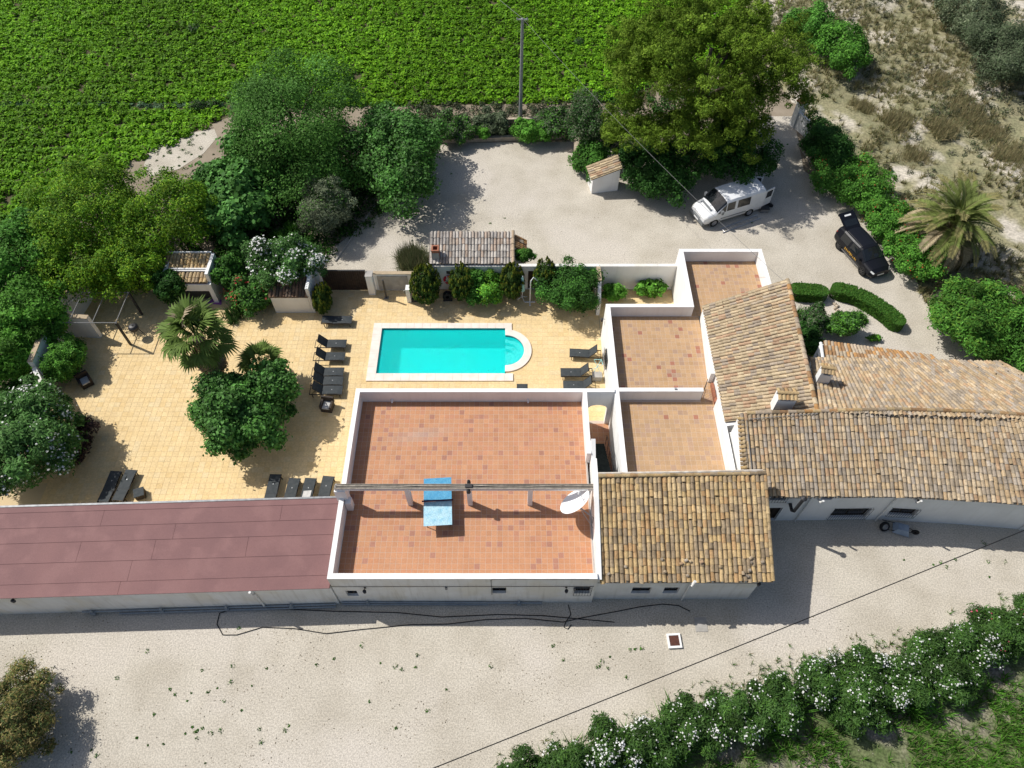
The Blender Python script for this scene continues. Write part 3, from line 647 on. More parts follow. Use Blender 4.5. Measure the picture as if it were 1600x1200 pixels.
rf1 = roof(hm, (11.75, 16.42, 3.28), (19.6, 16.42, 3.28), (19.6, 20.46, ZR), (11.62, 20.22, ZR), .212, .345, PALE, 170, wob=.01)
rf2 = roof(hm, (19.602, 16.42, 3.28), (24.1, 16.12, 3.28), (24.1, 20.3, ZR), (19.602, 20.46, ZR), .212, .345, PALE, 110, wob=.01)
rf3 = roof(hm, (24.102, 16.12, 3.28), (33.0, 15.35, 3.28), (30.6, 19.75, ZR), (24.102, 20.3, ZR), .212, .345, PALE, 0, wob=.01)
rb_ = roof(hm, (27.6, 24.75, 3.45), (16.95, 25.0, 3.45), (15.78, 20.36, ZR), (30.6, 19.76, ZR), .212, .355, PALE, 0, wob=.01)
for a, b_ in (((12.0, 20.26, ZR + .05), (19.6, 20.50, ZR + .05)), ((19.6, 20.50, ZR + .05), (24.1, 20.34, ZR + .05)), ((24.1, 20.34, ZR + .05), (30.6, 19.78, ZR + .05))): ridge_row(rf1, a, b_, .11, .42, RUSTT + OCHRE)
vs, fs = tile_shape(.3, .1, .095, .01)
for k in range(19):
    y = 20.0 - k * .19; tm = MB(); t_ = (y - 16.42) / 3.9
    Mt = Matrix.Translation((11.80, y, 3.28 + 1.72 * t_ + .08)) @ Matrix.Rotation(R(90), 4, 'Z') @ Matrix.Rotation(R(-10), 4, 'X'); tm.add([Mt @ Vector(v) for v in vs], fs, rnd.choice(OCHRE)); obj('verge_tile', tm, 'roof_tile', rf1)
lg = MB(); lg.tube([(11.95, 19.9, 4.95), (12.0, 18.2, 4.25), (12.05, 17.2, 3.8)], .02, 6).tube([(12.0, 19.9, 5.02), (14.3, 20.1, 5.08), (15.6, 20.2, 5.08)], .018, 6); obj('lightning_cable', lg, 'cable_pale', hm)
for px, y0 in ((1259, 16.6), (1385, 16.64), (1590, 16.1)):
    p_ = S(px - (18 if px < 1500 else 0), 813 if px < 1500 else 824, 0); x = p_.x
    obj('downpipe', MB().tube([(x, y0 - .02, 3.1), (x, y0 - .02, .05)], .045, 8), 'pipe_white', hm)
fx = SY(1236, 790, 16.5).x; obj('stove_flue', MB().tube([(fx, 16.66, 2.05), (fx, 16.25, 2.05), (fx, 16.1, 2.3), (fx, 16.05, 3.75)], .085, 10).lathe([(.09, 0), (.16, .02), (.16, .06), (.02, .18)], 12, Matrix.Translation((fx, 16.05, 3.78))), 'dark_metal', hm)
for px in (1284, 1437):
    x = SY(px, 774, 16.4).x; obj('roof_vent', MB().tube([(x, 16.62, 2.85), (x + .05, 16.2, 3.05), (x + .06, 16.15, 3.35)], .055, 8), 'pipe_white', hm)
lamp(hm, SY(1428, 783, 16.6).x, 16.6, 2.75)
obj('cable', MB().tube([(12.5, 16.6, 2.72), (19.6, 16.66, 2.72), (24.1, 16.38, 2.72), (31, 15.75, 2.7)], .012, 5), 'cable_black', hm)
# porch behind
pr = thing('porch', 'open porch with low rusty tiled roof behind the farmhouse', 'porch', (21, 26, 0))
pd_ = roof(pr, (24.6, 25.95, 2.45), (18.55, 27.05, 2.45), (17.9, 24.4, 3.05), (25.2, 24.0, 3.05), .205, .4, RUSTT, 0, wob=.008)
obj('beam', MB().box(18.5, 24.6, 25.95, 26.1, 2.18, 2.3, Matrix.Translation((18.5, 26.0, 0)) @ Matrix.Rotation(R(-10), 4, 'Z') @ Matrix.Translation((-18.5, -25.2, 0))), 'white_wall', pr)
obj('post', B(18.35, 18.6, 26.7, 26.95, 0, 2.3), 'white_wall', pr); obj('post', B(21.4, 21.65, 26.25, 26.5, 0, 2.3), 'white_wall', pr); obj('post', B(24.2, 24.45, 25.7, 25.95, 0, 2.3), 'white_wall', pr)
g = MB(); g.tube([(18.35, 26.95, 2.42), (17.75, 24.6, 3.05)], .09, 6).tube([(18.3, 26.8, 2.3), (17.75, 24.8, 2.3)], .08, 6); obj('end_frame', g, 'white_wall', pr)

# ------------------------------------------------------------------ pool deck and pool
deck = MB(); zd = .015
hole = (POOL[0] - .1, 1.15, POOL[2] - .1, POOL[3] + .1)
DX0, DX1, DY0, DY1 = -28.9, 5.68, 15.3, 33.5
for a in ((DX0, hole[0], DY0, DY1), (hole[1], DX1, DY0, DY1), (hole[0], hole[1], DY0, hole[2]), (hole[0], hole[1], hole[3], DY1)):
    deck.add([(a[0], a[2], zd), (a[1], a[2], zd), (a[1], a[3], zd), (a[0], a[3], zd)], [(0, 1, 2, 3)])
dk = struct('pool_deck', deck, 'deck_base')
DC = [lin(246, 218, 166, .76), lin(245, 216, 162, .755), lin(246, 220, 170, .765), lin(244, 217, 167, .75), lin(243, 213, 158, .745), lin(245, 221, 174, .75)]
x1_ = POOL[1]
lwall = lambda y: -26.0 - .19 * (y - 22) if y < 30 else -27.6 - (y - 30) * .12
def dmask(x, y):
    if hole[0] - .3 < x < x1_ + .3 and hole[2] - .3 < y < hole[3] + .3: return False
    if ((x - x1_) / 1.5) ** 2 + ((y - 28.25) / 1.52) ** 2 < 1: return False
    if -8.7 < x < 4.1 and y < 22.9: return False
    if x < -8.6 and y < 16.6: return False
    if x > -8 and y < 17: return False
    return x > lwall(y) - .6
tile_field(dk, 'deck_tile', DX0, DX1, 16.5, DY1, .022, .338, .338, .0035, DC, 'deck_tile', 300, mask=dmask, jit=.018, th=.005)
east = MB(); east.add([(5.7, 29.3, .02), (10.8, 29.3, .02), (10.8, 33.5, .02), (5.7, 33.5, .02)], [(0, 1, 2, 3)]); e_ = struct('courtyard_paving', east, 'deck_base')
tile_field(e_, 'deck_tile', 5.72, 10.74, 29.36, 33.4, .027, .338, .338, .0025, DC, 'deck_tile', 60, jit=.018, th=.005)

pl = thing('swimming_pool', 'turquoise rectangular swimming pool with rounded step end', 'swimming pool', (-4.4, 28.2, 0))
x0, x1, y0, y1 = POOL; zb = -1.35; bs = MB()
ac = Vector(((x1), (26.95 + 29.55) / 2, 0)); aw, al = 1.22, 1.2   # half-round step bay: half width and reach
bs.add([(x0, y0, zb), (x1, y0, zb), (x1, y1, zb), (x0, y1, zb)], [(0, 1, 2, 3)])
bs.add([(x0, y0, zb), (x0, y1, zb), (x0, y1, .06), (x0, y0, .06)], [(0, 1, 2, 3)]); bs.add([(x0, y1, zb), (x1, y1, zb), (x1, y1, .06), (x0, y1, .06)], [(0, 1, 2, 3)])
bs.add([(x0, y0, zb), (x0, y0, .06), (x1, y0, .06), (x1, y0, zb)], [(0, 1, 2, 3)])
ya, yb = ac.y - aw, ac.y + aw
bs.add([(x1, y0, zb), (x1, y0, .06), (x1, ya, .06), (x1, ya, zb)], [(0, 1, 2, 3)]); bs.add([(x1, yb, zb), (x1, yb, .06), (x1, y1, .06), (x1, y1, zb)], [(0, 1, 2, 3)])
NA = 24; arc = lambda s_, e=0: [(ac.x + (al * s_ + e) * math.sin(math.pi * k / NA), ac.y - (aw * s_ + e) * math.cos(math.pi * k / NA)) for k in range(NA + 1)]
A1 = arc(1.0)
for k in range(NA): bs.add([(*A1[k], -1.35), (*A1[k + 1], -1.35), (*A1[k + 1], .06), (*A1[k], .06)], [(3, 2, 1, 0)])
obj('basin', bs, 'liner', pl)
bd = MB()
for k in range(NA): bd.add([(*[c for c in arc(.99)[k]], -.10), (*arc(.99)[k + 1], -.10), (*arc(.99)[k + 1], .06), (*arc(.99)[k], .06)], [(3, 2, 1, 0)])
bd.box(x0, x1, y1 - .012, y1 - .004, -.1, .06).box(x0 + .004, x0 + .012, y0, y1, -.1, .06); obj('waterline_band', bd, 'liner_band', pl)
for s_, zt in ((1.0, -.35), (.76, -.60), (.52, -.85), (.28, -1.1)):
    a = arc(s_ - .004); sm = MB(); n_ = len(a); sm.prism(a, -1.34, zt) if s_ == 1.0 else None
    if s_ < 1: pass
    obj('pool_step', sm, 'liner', pl) if sm.v else None
# treads cut down towards the pool: nested rings, lowest in the middle
def ring(so, si, z0, z1):
    o, i_ = arc(so), arc(si); m = MB(); n_ = NA
    for k in range(n_):
        m.add([(*o[k], z1), (*o[k + 1], z1), (*i_[k + 1], z1), (*i_[k], z1), (*i_[k], z0), (*i_[k + 1], z0)], [(0, 1, 2, 3), (3, 2, 5, 4)])
    return m
for o in [c for c in pl.children if c.name.startswith('pool_step')]: bpy.data.objects.remove(o)
for so, si, z1, z0 in ((.995, .74, -.30, -.56), (.74, .50, -.56, -.82), (.50, .02, -.82, -1.34)): obj('pool_step', ring(so, si, z0, z1), 'liner_pale', pl)
wt = MB(); wp = [(x0, y0), (x1, y0), (x1, ya)] + A1[1:-1] + [(x1, yb), (x1, y1), (x0, y1)]
wt.add([(p[0], p[1], -.055) for p in wp], [tuple(range(len(wp)))]); obj('water', wt, 'pool_water', pl)
fil = MB(); Of = arc(1.0, .2)
for k in range(NA):
    cr = (1.3, hole[2] - .1) if k < NA // 2 else (1.3, hole[3] + .1); fil.add([(*Of[k], .016), (*Of[k + 1], .016), (*cr, .016)], [(2, 1, 0)])
fil.add([(*Of[NA // 2], .016), (1.3, hole[2] - .1, .016), (1.3, hole[3] + .1, .016)], [(0, 1, 2)]); fil.add([(x1 + .1, hole[2] - .1, .016), (1.3, hole[2] - .1, .016), (*Of[0], .016)], [(0, 1, 2)]); fil.add([(x1 + .1, hole[3] + .1, .016), (1.3, hole[3] + .1, .016), (*Of[-1], .016)], [(2, 1, 0)])
obj('bed', fil, 'deck_base', pl)
# coping stones one by one
CW = .55; zc0, zc1 = .02, .10
def stones(a0, a1, n_, f):
    for k in range(n_):
        u0, u1 = a0 + (a1 - a0) * k / n_ + .004, a0 + (a1 - a0) * (k + 1) / n_ - .004; f(u0, u1)
stones(x0 - CW, x1 + .42, 17, lambda a, b: obj('coping_stone', B(a, b, y1 - .01, y1 + .42, zc0, zc1), 'coping', pl))
stones(x0 - CW, x1 + .50, 17, lambda a, b: obj('coping_stone', B(a, b, y0 - .55, y0 + .01, zc0, zc1), 'coping', pl))
stones(y0 + .012, y1 - .012, 7, lambda a, b: obj('coping_stone', B(x0 - CW, x0 + .01, a, b, zc0, zc1), 'coping', pl))
obj('coping_stone', B(x1 - .01, x1 + .42, yb + .30, y1 - .012, zc0, zc1), 'coping', pl) if yb + .3 < y1 - .05 else None
I_, O_ = arc(1.0, -.01), arc(1.0, .47)
for k in range(0, NA, 2):
    m = MB(); pts = [I_[k], I_[k + 1], I_[k + 2], O_[k + 2], O_[k + 1], O_[k]]; m.prism(pts[::-1], zc0, zc1 + .003); obj('coping_stone', m, 'coping', pl)

# ------------------------------------------------------------------ garden walls, gate and huts behind the pool
rw = thing('rear_garden_wall', 'white garden wall behind the pool from hut to terrace', 'wall', (2, 33.6, 0))
obj('wall', wallo(-5.6, 10.73, 0, 2.15, 33.52, 33.72, [(1.05, 1.75, .02, 1.75)]), 'white_wall', rw)
obj('wall_cap', B(-5.6, 10.73, 33.50, 33.74, 2.15, 2.19), 'old_white', rw)
dr = obj('door', B(1.07, 1.73, 33.62, 33.66, .03, 1.74), 'brown_wood', rw); obj('handle', B(1.62, 1.66, 33.58, 33.62, .85, .97), 'grey_metal', dr)
obj('vent', B(-4.3, -3.95, 33.49, 33.52, 1.5, 1.75), 'dark_metal', rw); lamp(rw, 1.95, 33.51, 1.95)
dv = thing('divider_wall', 'short white dividing wall with tan cap beside round bush', 'wall', (5.6, 32.4, 0))
m = MB(); m.add([(5.5, 31.2, 0), (5.72, 31.2, 0), (5.72, 33.5, 0), (5.5, 33.5, 0), (5.5, 31.2, 1.2), (5.72, 31.2, 1.2), (5.72, 32.2, 2.1), (5.5, 32.2, 2.1), (5.5, 33.5, 2.2), (5.72, 33.5, 2.2)], [(0, 1, 5, 4), (1, 2, 9, 6, 5), (0, 4, 7, 8, 3), (4, 5, 6, 7), (7, 6, 9, 8), (3, 8, 9, 2)]); obj('wall', m, 'white_wall', dv)
obj('cap', B(5.48, 5.74, 32.25, 33.48, 2.17, 2.215), 'cap_tan', dv)
ring_ = thing('life_ring', 'red and white life ring hanging on the pool wall', 'life ring', (-4.2, 33.45, 1.0))
rm = MB(); Mr = Matrix.Translation((-4.15, 33.43, 1.0)) @ Matrix.Rotation(R(90), 4, 'X'); rm.lathe([(.33 + .08 * math.cos(a), .06 * math.sin(a)) for a in [2 * math.pi * k / 10 for k in range(11)]], 24, Mr); obj('ring', rm, 'ring_red', ring_, smooth=True)
wb = MB()
for k in range(4): a = math.pi / 2 * k + .4; wb.box(-.085, .085, -.03, .03, -.066, .066, Mr @ Matrix.Rotation(a, 4, 'Z') @ Matrix.Translation((.33, 0, 0)))
obj('band', wb, 'white_metal', ring_)
lw = thing('shower_wall', 'low white wall with grey render panel by the gate', 'wall', (-7.6, 33.4, 0))
obj('wall', B(-9.1, -5.62, 33.42, 33.64, 0, 1.55), 'white_wall', lw); obj('panel', B(-8.9, -6.9, 33.38, 33.42, .1, 1.4), 'concrete', lw); obj('wall_cap', B(-9.12, -5.6, 33.40, 33.66, 1.55, 1.59), 'cap_tan', lw)
shw = thing('shower_post', 'dark poolside shower post before the render panel', 'shower', S(604, 466, 0))
p_ = S(604, 466, 0); obj('post', MB().box(p_.x - .05, p_.x + .05, p_.y - .05, p_.y + .05, .04, 1.75), 'dark_metal', shw); obj('base', B(p_.x - .14, p_.x + .14, p_.y - .12, p_.y + .12, .04, .07), 'grey_metal', shw)
tp = thing('tap_pillar', 'small white tap pillar next to the shower post', 'pillar', (-6.75, 32.55, 0)); obj('pillar', B(-6.95, -6.68, 32.3, 32.75, .03, 1.25), 'white_wall', tp); obj('tap', MB().tube([(-6.97, 32.5, 1.0), (-7.1, 32.5, 1.0), (-7.1, 32.5, .9)], .018, 6), 'galv', tp); obj('basin', B(-6.66, -6.1, 32.35, 32.75, .03, .2), 'dark_metal', tp)
gp = thing('gate_pillar', 'white square pillar right of the dark timber gate', 'pillar', (-9.3, 33.2, 0)); obj('pillar', B(-9.56, -9.13, 32.98, 33.5, 0, 1.75), 'white_wall', gp); obj('cap', B(-9.58, -9.11, 32.96, 33.52, 1.75, 1.79), 'concrete', gp)
gp = thing('gate_pillar', 'white stepped pillar left of the dark timber gate', 'pillar', (-12.8, 33.3, 0)); obj('pillar', B(-13.05, -12.56, 33.1, 33.6, 0, 2.1), 'white_wall', gp); obj('cap', B(-13.07, -12.54, 33.08, 33.62, 2.1, 2.14), 'old_white', gp)
gt = thing('timber_gate', 'dark brown timber gate into the gravel yard', 'gate', (-11, 33.45, 0))
for k in range(20): x = -12.52 + k * .146; obj('board', B(x, x + .138, 33.40, 33.43, .06, 1.85), 'brown_wood', gt)
obj('gate_frame', MB().box(-12.52, -9.6, 33.43, 33.48, .2, .3).box(-12.52, -9.6, 33.43, 33.48, 1.6, 1.7).box(-12.53, -9.59, 33.39, 33.49, 1.85, 1.9), 'dark_metal', gt)
def shed_hut(t, x0, x1, y0, y1, zf, zb, cols, pitch=.21, course=.4, over=.12, wallm='white_wall'):
    m = MB(); m.add([(x0, y0, 0), (x1, y0, 0), (x1, y1, 0), (x0, y1, 0), (x0, y0, zf), (x1, y0, zf), (x1, y1, zb), (x0, y1, zb)], [(3, 2, 1, 0), (4, 5, 6, 7), (0, 1, 5, 4), (1, 2, 6, 5), (2, 3, 7, 6), (3, 0, 4, 7)]); obj('wall', m, wallm, t)
    s_ = (zb - zf) / (y1 - y0)
    return roof(t, (x0 - over, y0 - over, zf - s_ * over + .12), (x1 + over, y0 - over, zf - s_ * over + .12), (x1 + over, y1 + over, zb + s_ * over + .12), (x0 - over, y1 + over, zb + s_ * over + .12), pitch, course, cols, 120, wob=.006)
bh = thing('barbecue_hut', 'small hut with pale grey tiled roof and brick chimney', 'hut', (-2.5, 34.6, 0))
rfh = shed_hut(bh, -5.22, -.05, 33.74, 35.6, 2.2, 2.95, GREYT, .205, .42)
ridge_row(rfh, (.07, 33.62, 2.34), (.07, 35.72, 3.2), .11, .42, [lin(214, 190, 160, .7)], 'verge_tile')
roof(bh, (.95, 34.75, 2.25), (.95, 35.72, 2.35), (.2, 35.72, 2.85), (.2, 34.75, 2.75), .16, .3, RUSTT, 0); obj('wall', B(.0, .8, 34.7, 35.65, 0, 2.15), 'white_wall', bh)
ck = MB(); cx, cy = -4.95, 34.15
for k, (a, b_, c, d) in enumerate(((-.24, .24, -.27, -.17), (-.24, .24, .17, .27), (-.24, -.14, -.17, .17), (.14, .24, -.17, .17))): ck.box(cx + a, cx + b_, cy + c, cy + d, 2.3, 3.2)
obj('chimney', ck, 'clay_red', bh); obj('flue', B(cx - .13, cx + .13, cy - .16, cy + .16, 2.6, 2.7), 'rust', bh); obj('chimney_render', B(cx - .245, cx + .245, cy - .285, cy - .272, 2.3, 3.0), 'concrete', bh)
lh = thing('pump_hut', 'small white hut with dark clay roof beside the conifer', 'hut', (-13.9, 32, 0))
shed_hut(lh, -15.5, -13.12, 31.42, 32.7, 1.45, 1.95, [lin(176, 140, 112, .6), lin(150, 120, 100, .56), lin(190, 150, 120, .62), lin(130, 112, 98, .5)], .2, .4, .04)
obj('side_wall', B(-13.1, -12.9, 31.42, 33.0, 0, 2.3), 'white_wall', lh)
ph = thing('garden_shelter', 'open white garden shelter with slatted tile roof behind palm', 'shelter', (-20.3, 32.8, 0))
a = S(277, 470, 0); xa, xb = S(285, 475, 0).x - .6, S(340, 475, 0).x + .1
obj('wall', wallo(xa, xb, 0, 1.75, 32.3, 32.5, [(xa + .5, xb - .3, .02, 1.15)]), 'white_wall', ph); obj('wall', B(xa - .02, xa + .2, 32.51, 34.4, 0, 2.3), 'white_wall', ph); obj('wall', B(xb - .2, xb, 32.51, 34.4, 0, 2.5), 'white_wall', ph); obj('back_wall', B(xa + .2, xb - .2, 34.2, 34.4, 0, 2.2), 'old_white', ph)
roof(ph, (xa - .1, 32.35, 1.85), (xb - .25, 32.35, 1.85), (xb - .25, 33.05, 2.0), (xa - .1, 33.05, 2.0), .24, .4, OCHRE, 60); roof(ph, (xa - .1, 33.3, 2.12), (xb - .25, 33.3, 2.12), (xb - .25, 34.35, 2.4), (xa - .1, 34.35, 2.4), .24, .4, OCHRE, 60)
for y, z in ((33.16, 2.12), (33.26, 2.2), (34.45, 2.52)): obj('beam', B(xa - .15, xb - .2, y - .04, y + .04, z - .05, z + .06), 'white_wall', ph)
obj('counter', B(xa + .3, xb - .3, 32.6, 33.0, .1, .75), 'dark_metal', ph)
mt = obj('exercise_mat', MB().slab([Vector(p) for p in (S(325, 474, .05), S(346, 476, .05), S(346, 468, .05), S(322, 467, .05))], .02), 'lilac'); tag(mt, 'purple mat on the paving before the garden shelter', 'mat')

# left boundary wall
lb = thing('boundary_wall', 'angled white boundary wall with tan coping at the left', 'wall', (-27.6, 27, 0))
pts = [S(118, 520, 0), S(72, 600, 0)]
def wseg(a, b_, h, th=.28, cap='cap_tan', par=lb):
    a, b_ = Vector((a.x, a.y, 0)), Vector((b_.x, b_.y, 0)); d = (b_ - a).normalized(); s_ = Vector((-d.y, d.x, 0)) * th / 2
    obj('wall', MB().prism([(a + s_), (a - s_), (b_ - s_), (b_ + s_)][::1] if (b_ - a).cross(s_).z < 0 else [(a + s_), (b_ + s_), (b_ - s_), (a - s_)], 0, h), 'white_wall', par)
    s2 = s_ * 1.1; q = [(a + s2), (b_ + s2), (b_ - s2), (a - s2)]; obj('coping', MB().prism(q, h, h + .05), cap, par)
A_, B_, C_ = Vector((-28.0, 33.2, 0)), Vector((-28.45, 29.6, 0)), Vector((-28.2, 25.6, 0))
wseg(A_, B_ + Vector((0, .1, 0)), 2.2); wseg(B_ + Vector((0, -.15, 0)), C_, 2.3); wseg(Vector((-28.25, 29.55, 0)), Vector((-26.3, 29.4, 0)), 1.9); wseg(C_ + Vector((.1, -.15, 0)), Vector((-26.4, 23.2, 0)), 1.9, .22, 'old_white')

# ------------------------------------------------------------------ pergola frame, kettle grill
pg = thing('pergola_frame', 'thin metal pergola frame on the deck at left', 'pergola', (-25.5, 30, 0))
b0 = S(204, 538, .04); h = 2.15; bx, by = b0.x, b0.y; ax_ = bx - 4.35; cyy = by + 2.5
for (x, y) in ((bx, by), (ax_, by), (ax_, cyy), (bx, cyy)): obj('post', MB().box(x - .06, x + .06, y - .06, y + .06, .04, h), 'dark_metal', pg)
for a, b_ in (((ax_, by), (bx, by)), ((ax_, by), (ax_, cyy)), ((ax_, cyy), (bx, cyy)), ((bx, by), (bx, cyy)), ((ax_ + 1.45, by), (ax_ + 1.45, cyy)), ((ax_ + 2.9, by), (ax_ + 2.9, cyy)), ((ax_, by), (ax_ + 1.45, cyy))): obj('top_bar', MB().tube([(*a, h), (*b_, h)], .03, 6), 'cable_pale', pg)
kb = S(217, 525, .04); kg = thing('kettle_grill', 'black kettle barbecue on legs under the tree', 'barbecue', kb)
Mk = Matrix.Translation((kb.x, kb.y, 0)); obj('bowl', MB().lathe([(.02, .62), (.2, .64), (.29, .75), (.30, .86)], 20, Mk), 'dark_metal', kg); obj('lid', MB().lathe([(.31, .86), (.30, .95), (.2, 1.06), (.02, 1.1)], 20, Mk).box(-.05, .05, -.02, .02, 1.1, 1.14, Mk), 'dark_metal', kg)
for k in range(3): a = 2.1 * k + .5; obj('leg', MB().tube([(kb.x + .2 * math.cos(a), kb.y + .2 * math.sin(a), .66), (kb.x + .36 * math.cos(a), kb.y + .36 * math.sin(a), .05)], .02, 6), 'dark_metal', kg)

# ------------------------------------------------------------------ sun loungers
def lounger_proto(ang):
    t = thing('sun_lounger', '', 'sun lounger'); W = .31; zs = .34; piv = 1.22
    fr = MB()
    for s_ in (-1, 1): fr.box(0, 1.95, s_ * W - .02, s_ * W + .02, zs - .05, zs - .005)
    for x in (0, .62, 1.22, 1.93): fr.box(x, x + .03, -W, W, zs - .05, zs - .012)
    obj('frame', fr, 'lounger_frame', t, True)
    n_ = 8; sl = MB()
    zz = lambda x: zs + .012 + .025 * math.sin(x / piv * math.pi * 1.1) - .02 * max(0, .2 - x) * 5
    for k in range(n_):
        a, b_ = piv * k / n_, piv * (k + 1) / n_; sl.add([(a, -W + .01, zz(a)), (b_, -W + .01, zz(b_)), (b_, W - .01, zz(b_)), (a, W - .01, zz(a)), (a, -W + .01, zz(a) - .012), (b_, -W + .01, zz(b_) - .012), (b_, W - .01, zz(b_) - .012), (a, W - .01, zz(a) - .012)], [(0, 1, 2, 3), (7, 6, 5, 4), (0, 4, 5, 1), (2, 6, 7, 3)])
    obj('seat_sling', sl, 'sling', t, True)
    Mb = Matrix.Translation((piv, 0, zs + .01)) @ Matrix.Rotation(-ang, 4, 'Y')
    bk = obj('backrest', MB().box(.01, .70, -W + .02, W - .02, 0, .015, Mb), 'sling', t, True)
    obj('backrest_frame', MB().box(0, .72, -W, -W + .02, -.012, .022, Mb).box(0, .72, W - .02, W, -.012, .022, Mb).box(.70, .72, -W + .02, W - .02, -.012, .022, Mb).box(0, .01, -W + .02, W - .02, -.012, .022, Mb), 'lounger_frame', bk)
    if ang > .1: obj('prop', MB().tube([Mb @ Vector((.45, -W + .04, 0)), (1.8, -W + .04, zs - .03)], .012, 5).tube([Mb @ Vector((.45, W - .04, 0)), (1.8, W - .04, zs - .03)], .012, 5), 'lounger_frame', t, True)
    for x in (.14, 1.78):
        for s_ in (-1, 1): obj('leg', MB().box(x - .02, x + .02, s_ * W - .02, s_ * W + .02, 0, zs - .05), 'lounger_frame', t, True)
    obj('clip', MB().box(.60, .66, -.02, .02, zs + .03, zs + .045), 'galv', t, True)
    return t
def copy_tree(o, parent=None):
    c = o.copy(); COL.objects.link(c); c.parent = parent
    for ch in o.children: copy_tree(ch, c)
    return c
protoU, protoF = lounger_proto(R(52)), lounger_proto(R(4)); used = set()
def lounger(up, foot, head_dir, label):
    pr_ = protoU if up else protoF
    o = copy_tree(pr_) if id(pr_) in used else pr_; used.add(id(pr_))
    o.location = (foot[0], foot[1], .036); o.rotation_euler = (0, 0, head_dir); tag(o, label, 'sun lounger', 'sun loungers around the pool'); return o
def at(px, py): v = S(px, py, .36); return (v.x, v.y)
LG = [(0, at(550, 500), 180, 'flat dark mesh sun lounger near the timber gate'),
      (1, at(541, 537), 180, 'topmost of the five raised loungers left of the pool'),
      (1, at(539, 557), 180, 'second of the five raised loungers left of the pool, standing apart'),
      (1, at(537, 581), 180, 'upper of three touching raised loungers left of the pool'),
      (1, at(536, 595), 180, 'middle of three touching raised loungers left of the pool'),
      (1, at(535, 609.5), 180, 'lower of three touching raised loungers, right above an armchair'),
      (1, at(890, 551), -4, 'upper raised lounger right of the pool by white wall'),
      (1, at(876, 582), 0, 'middle raised lounger right of the pool by white wall'),
      (1, at(880, 602), 0, 'lowest raised lounger right of pool, half hidden by terrace wall'),
      (0, at(816, 600), -90, 'foot of a dark lounger showing behind the terrace wall'),
      (0, at(182, 736), -93, 'leftmost flat lounger beside the felt roof, far from the others'),
      (0, at(206, 734), -95, 'flat lounger beside the small cube table'),
      (0, at(431, 741), -91, 'leftmost of four flat loungers above the felt roof edge'),
      (0, at(461, 747), -94, 'second of four flat loungers above the felt roof edge'),
      (0, at(486, 747), -93, 'third of four flat loungers, with a pale towel on it'),
      (0, at(514, 744), -95, 'rightmost of four flat loungers, next to terrace wall')]
for u, f, a, lb_ in LG: lounger(u, f, R(a), lb_)
tw = obj('towel', MB().slab([(Vector((*at(480, 772), .42)) + Vector(d)) for d in ((-.25, -.4, 0), (.2, -.35, .03), (.22, .2, 0), (-.2, .15, .03))], .04), 'cushion'); tag(tw, 'crumpled pale towel on a flat lounger', 'towel')
ct = S(219, 772, .2); t = thing('side_table', 'dark woven cube side table beside a flat lounger', 'table', (ct.x, ct.y, .036), R(20))
obj('top', B(-.27, .27, -.27, .27, .36, .40), 'sling', t, True); obj('body', B(-.25, .25, -.25, .25, 0, .36), 'rattan', t, True)
def armchair(p, rz, label):
    t = thing('armchair', label, 'armchair', (p.x, p.y, .036), rz, 'woven armchairs on the deck')
    obj('base', B(-.33, .33, -.33, .30, 0, .30), 'rattan', t, True); obj('backrest', MB().box(-.36, .36, .24, .36, .30, .78), 'rattan', t, True)
    for s_ in (-1, 1): obj('armrest', B(s_ * .30 - .06, s_ * .30 + .06, -.33, .24, .30, .56), 'rattan', t, True)
    obj('cushion', B(-.22, .22, -.31, .23, .30, .39), 'cushion', t, True)
armchair(S(137, 600, 0), R(38), 'woven dark armchair with pale cushion near the bamboo'); armchair(S(513, 638, 0), R(-8), 'woven dark armchair with pale cushion below the loungers')

# parasols, drying rack, bits by the pool
pa = thing('cantilever_parasol_stand', 'white curved cantilever parasol stand by the brown door', 'parasol', S(825, 475, 0))
q0 = S(828, 472, .05); obj('mast', MB().tube([q0, q0 + Vector((0, 0, 1.1)), q0 + Vector((.02, .0, 2.0)), q0 + Vector((.18, 0, 2.35)), q0 + Vector((.5, 0, 2.0)), q0 + Vector((.62, -.05, 1.3))], .04, 8), 'white_metal', pa)
obj('foot', MB().box(q0.x - .35, q0.x + .35, q0.y - .04, q0.y + .04, .04, .09).box(q0.x - .04, q0.x + .04, q0.y - .35, q0.y + .35, .045, .095), 'white_metal', pa)
pb = thing('folded_parasol', 'folded pale turquoise parasol leaning by the conifer', 'parasol', S(816, 462, 0)); q1 = S(816, 466, .05)
obj('pole', MB().tube([q1, q1 + Vector((0, 0, 2.1))], .025, 8), 'white_metal', pb); obj('canopy', MB().lathe([(.02, 2.15), (.07, 2.0), (.14, 1.2), (.18, .85), (.10, .8)], 10, Matrix.Translation((q1.x, q1.y, 0))), 'parasol', pb)
for k in range(4): a = k * 1.57 + .4; obj('foot', MB().tube([q1 + Vector((0, 0, .2)), q1 + Vector((.35 * math.cos(a), .35 * math.sin(a), 0))], .02, 6), 'white_metal', pb)
rk = thing('drying_rack', 'small turquoise folding rack between loungers and white wall', 'rack', S(933, 578, 0)); q2 = S(932, 580, .05)
for a, b_ in (((-.35, .1, 0), (.3, -.1, .8)), ((-.35, -.4, 0), (.25, .3, .8)), ((.3, -.4, 0), (-.2, .3, .8)), ((-.2, .3, .8), (.25, .3, .8)), ((.3, -.1, .8), (.25, .3, .8))): obj('rail', MB().tube([q2 + Vector(a), q2 + Vector(b_)], .018, 6), 'parasol', rk)
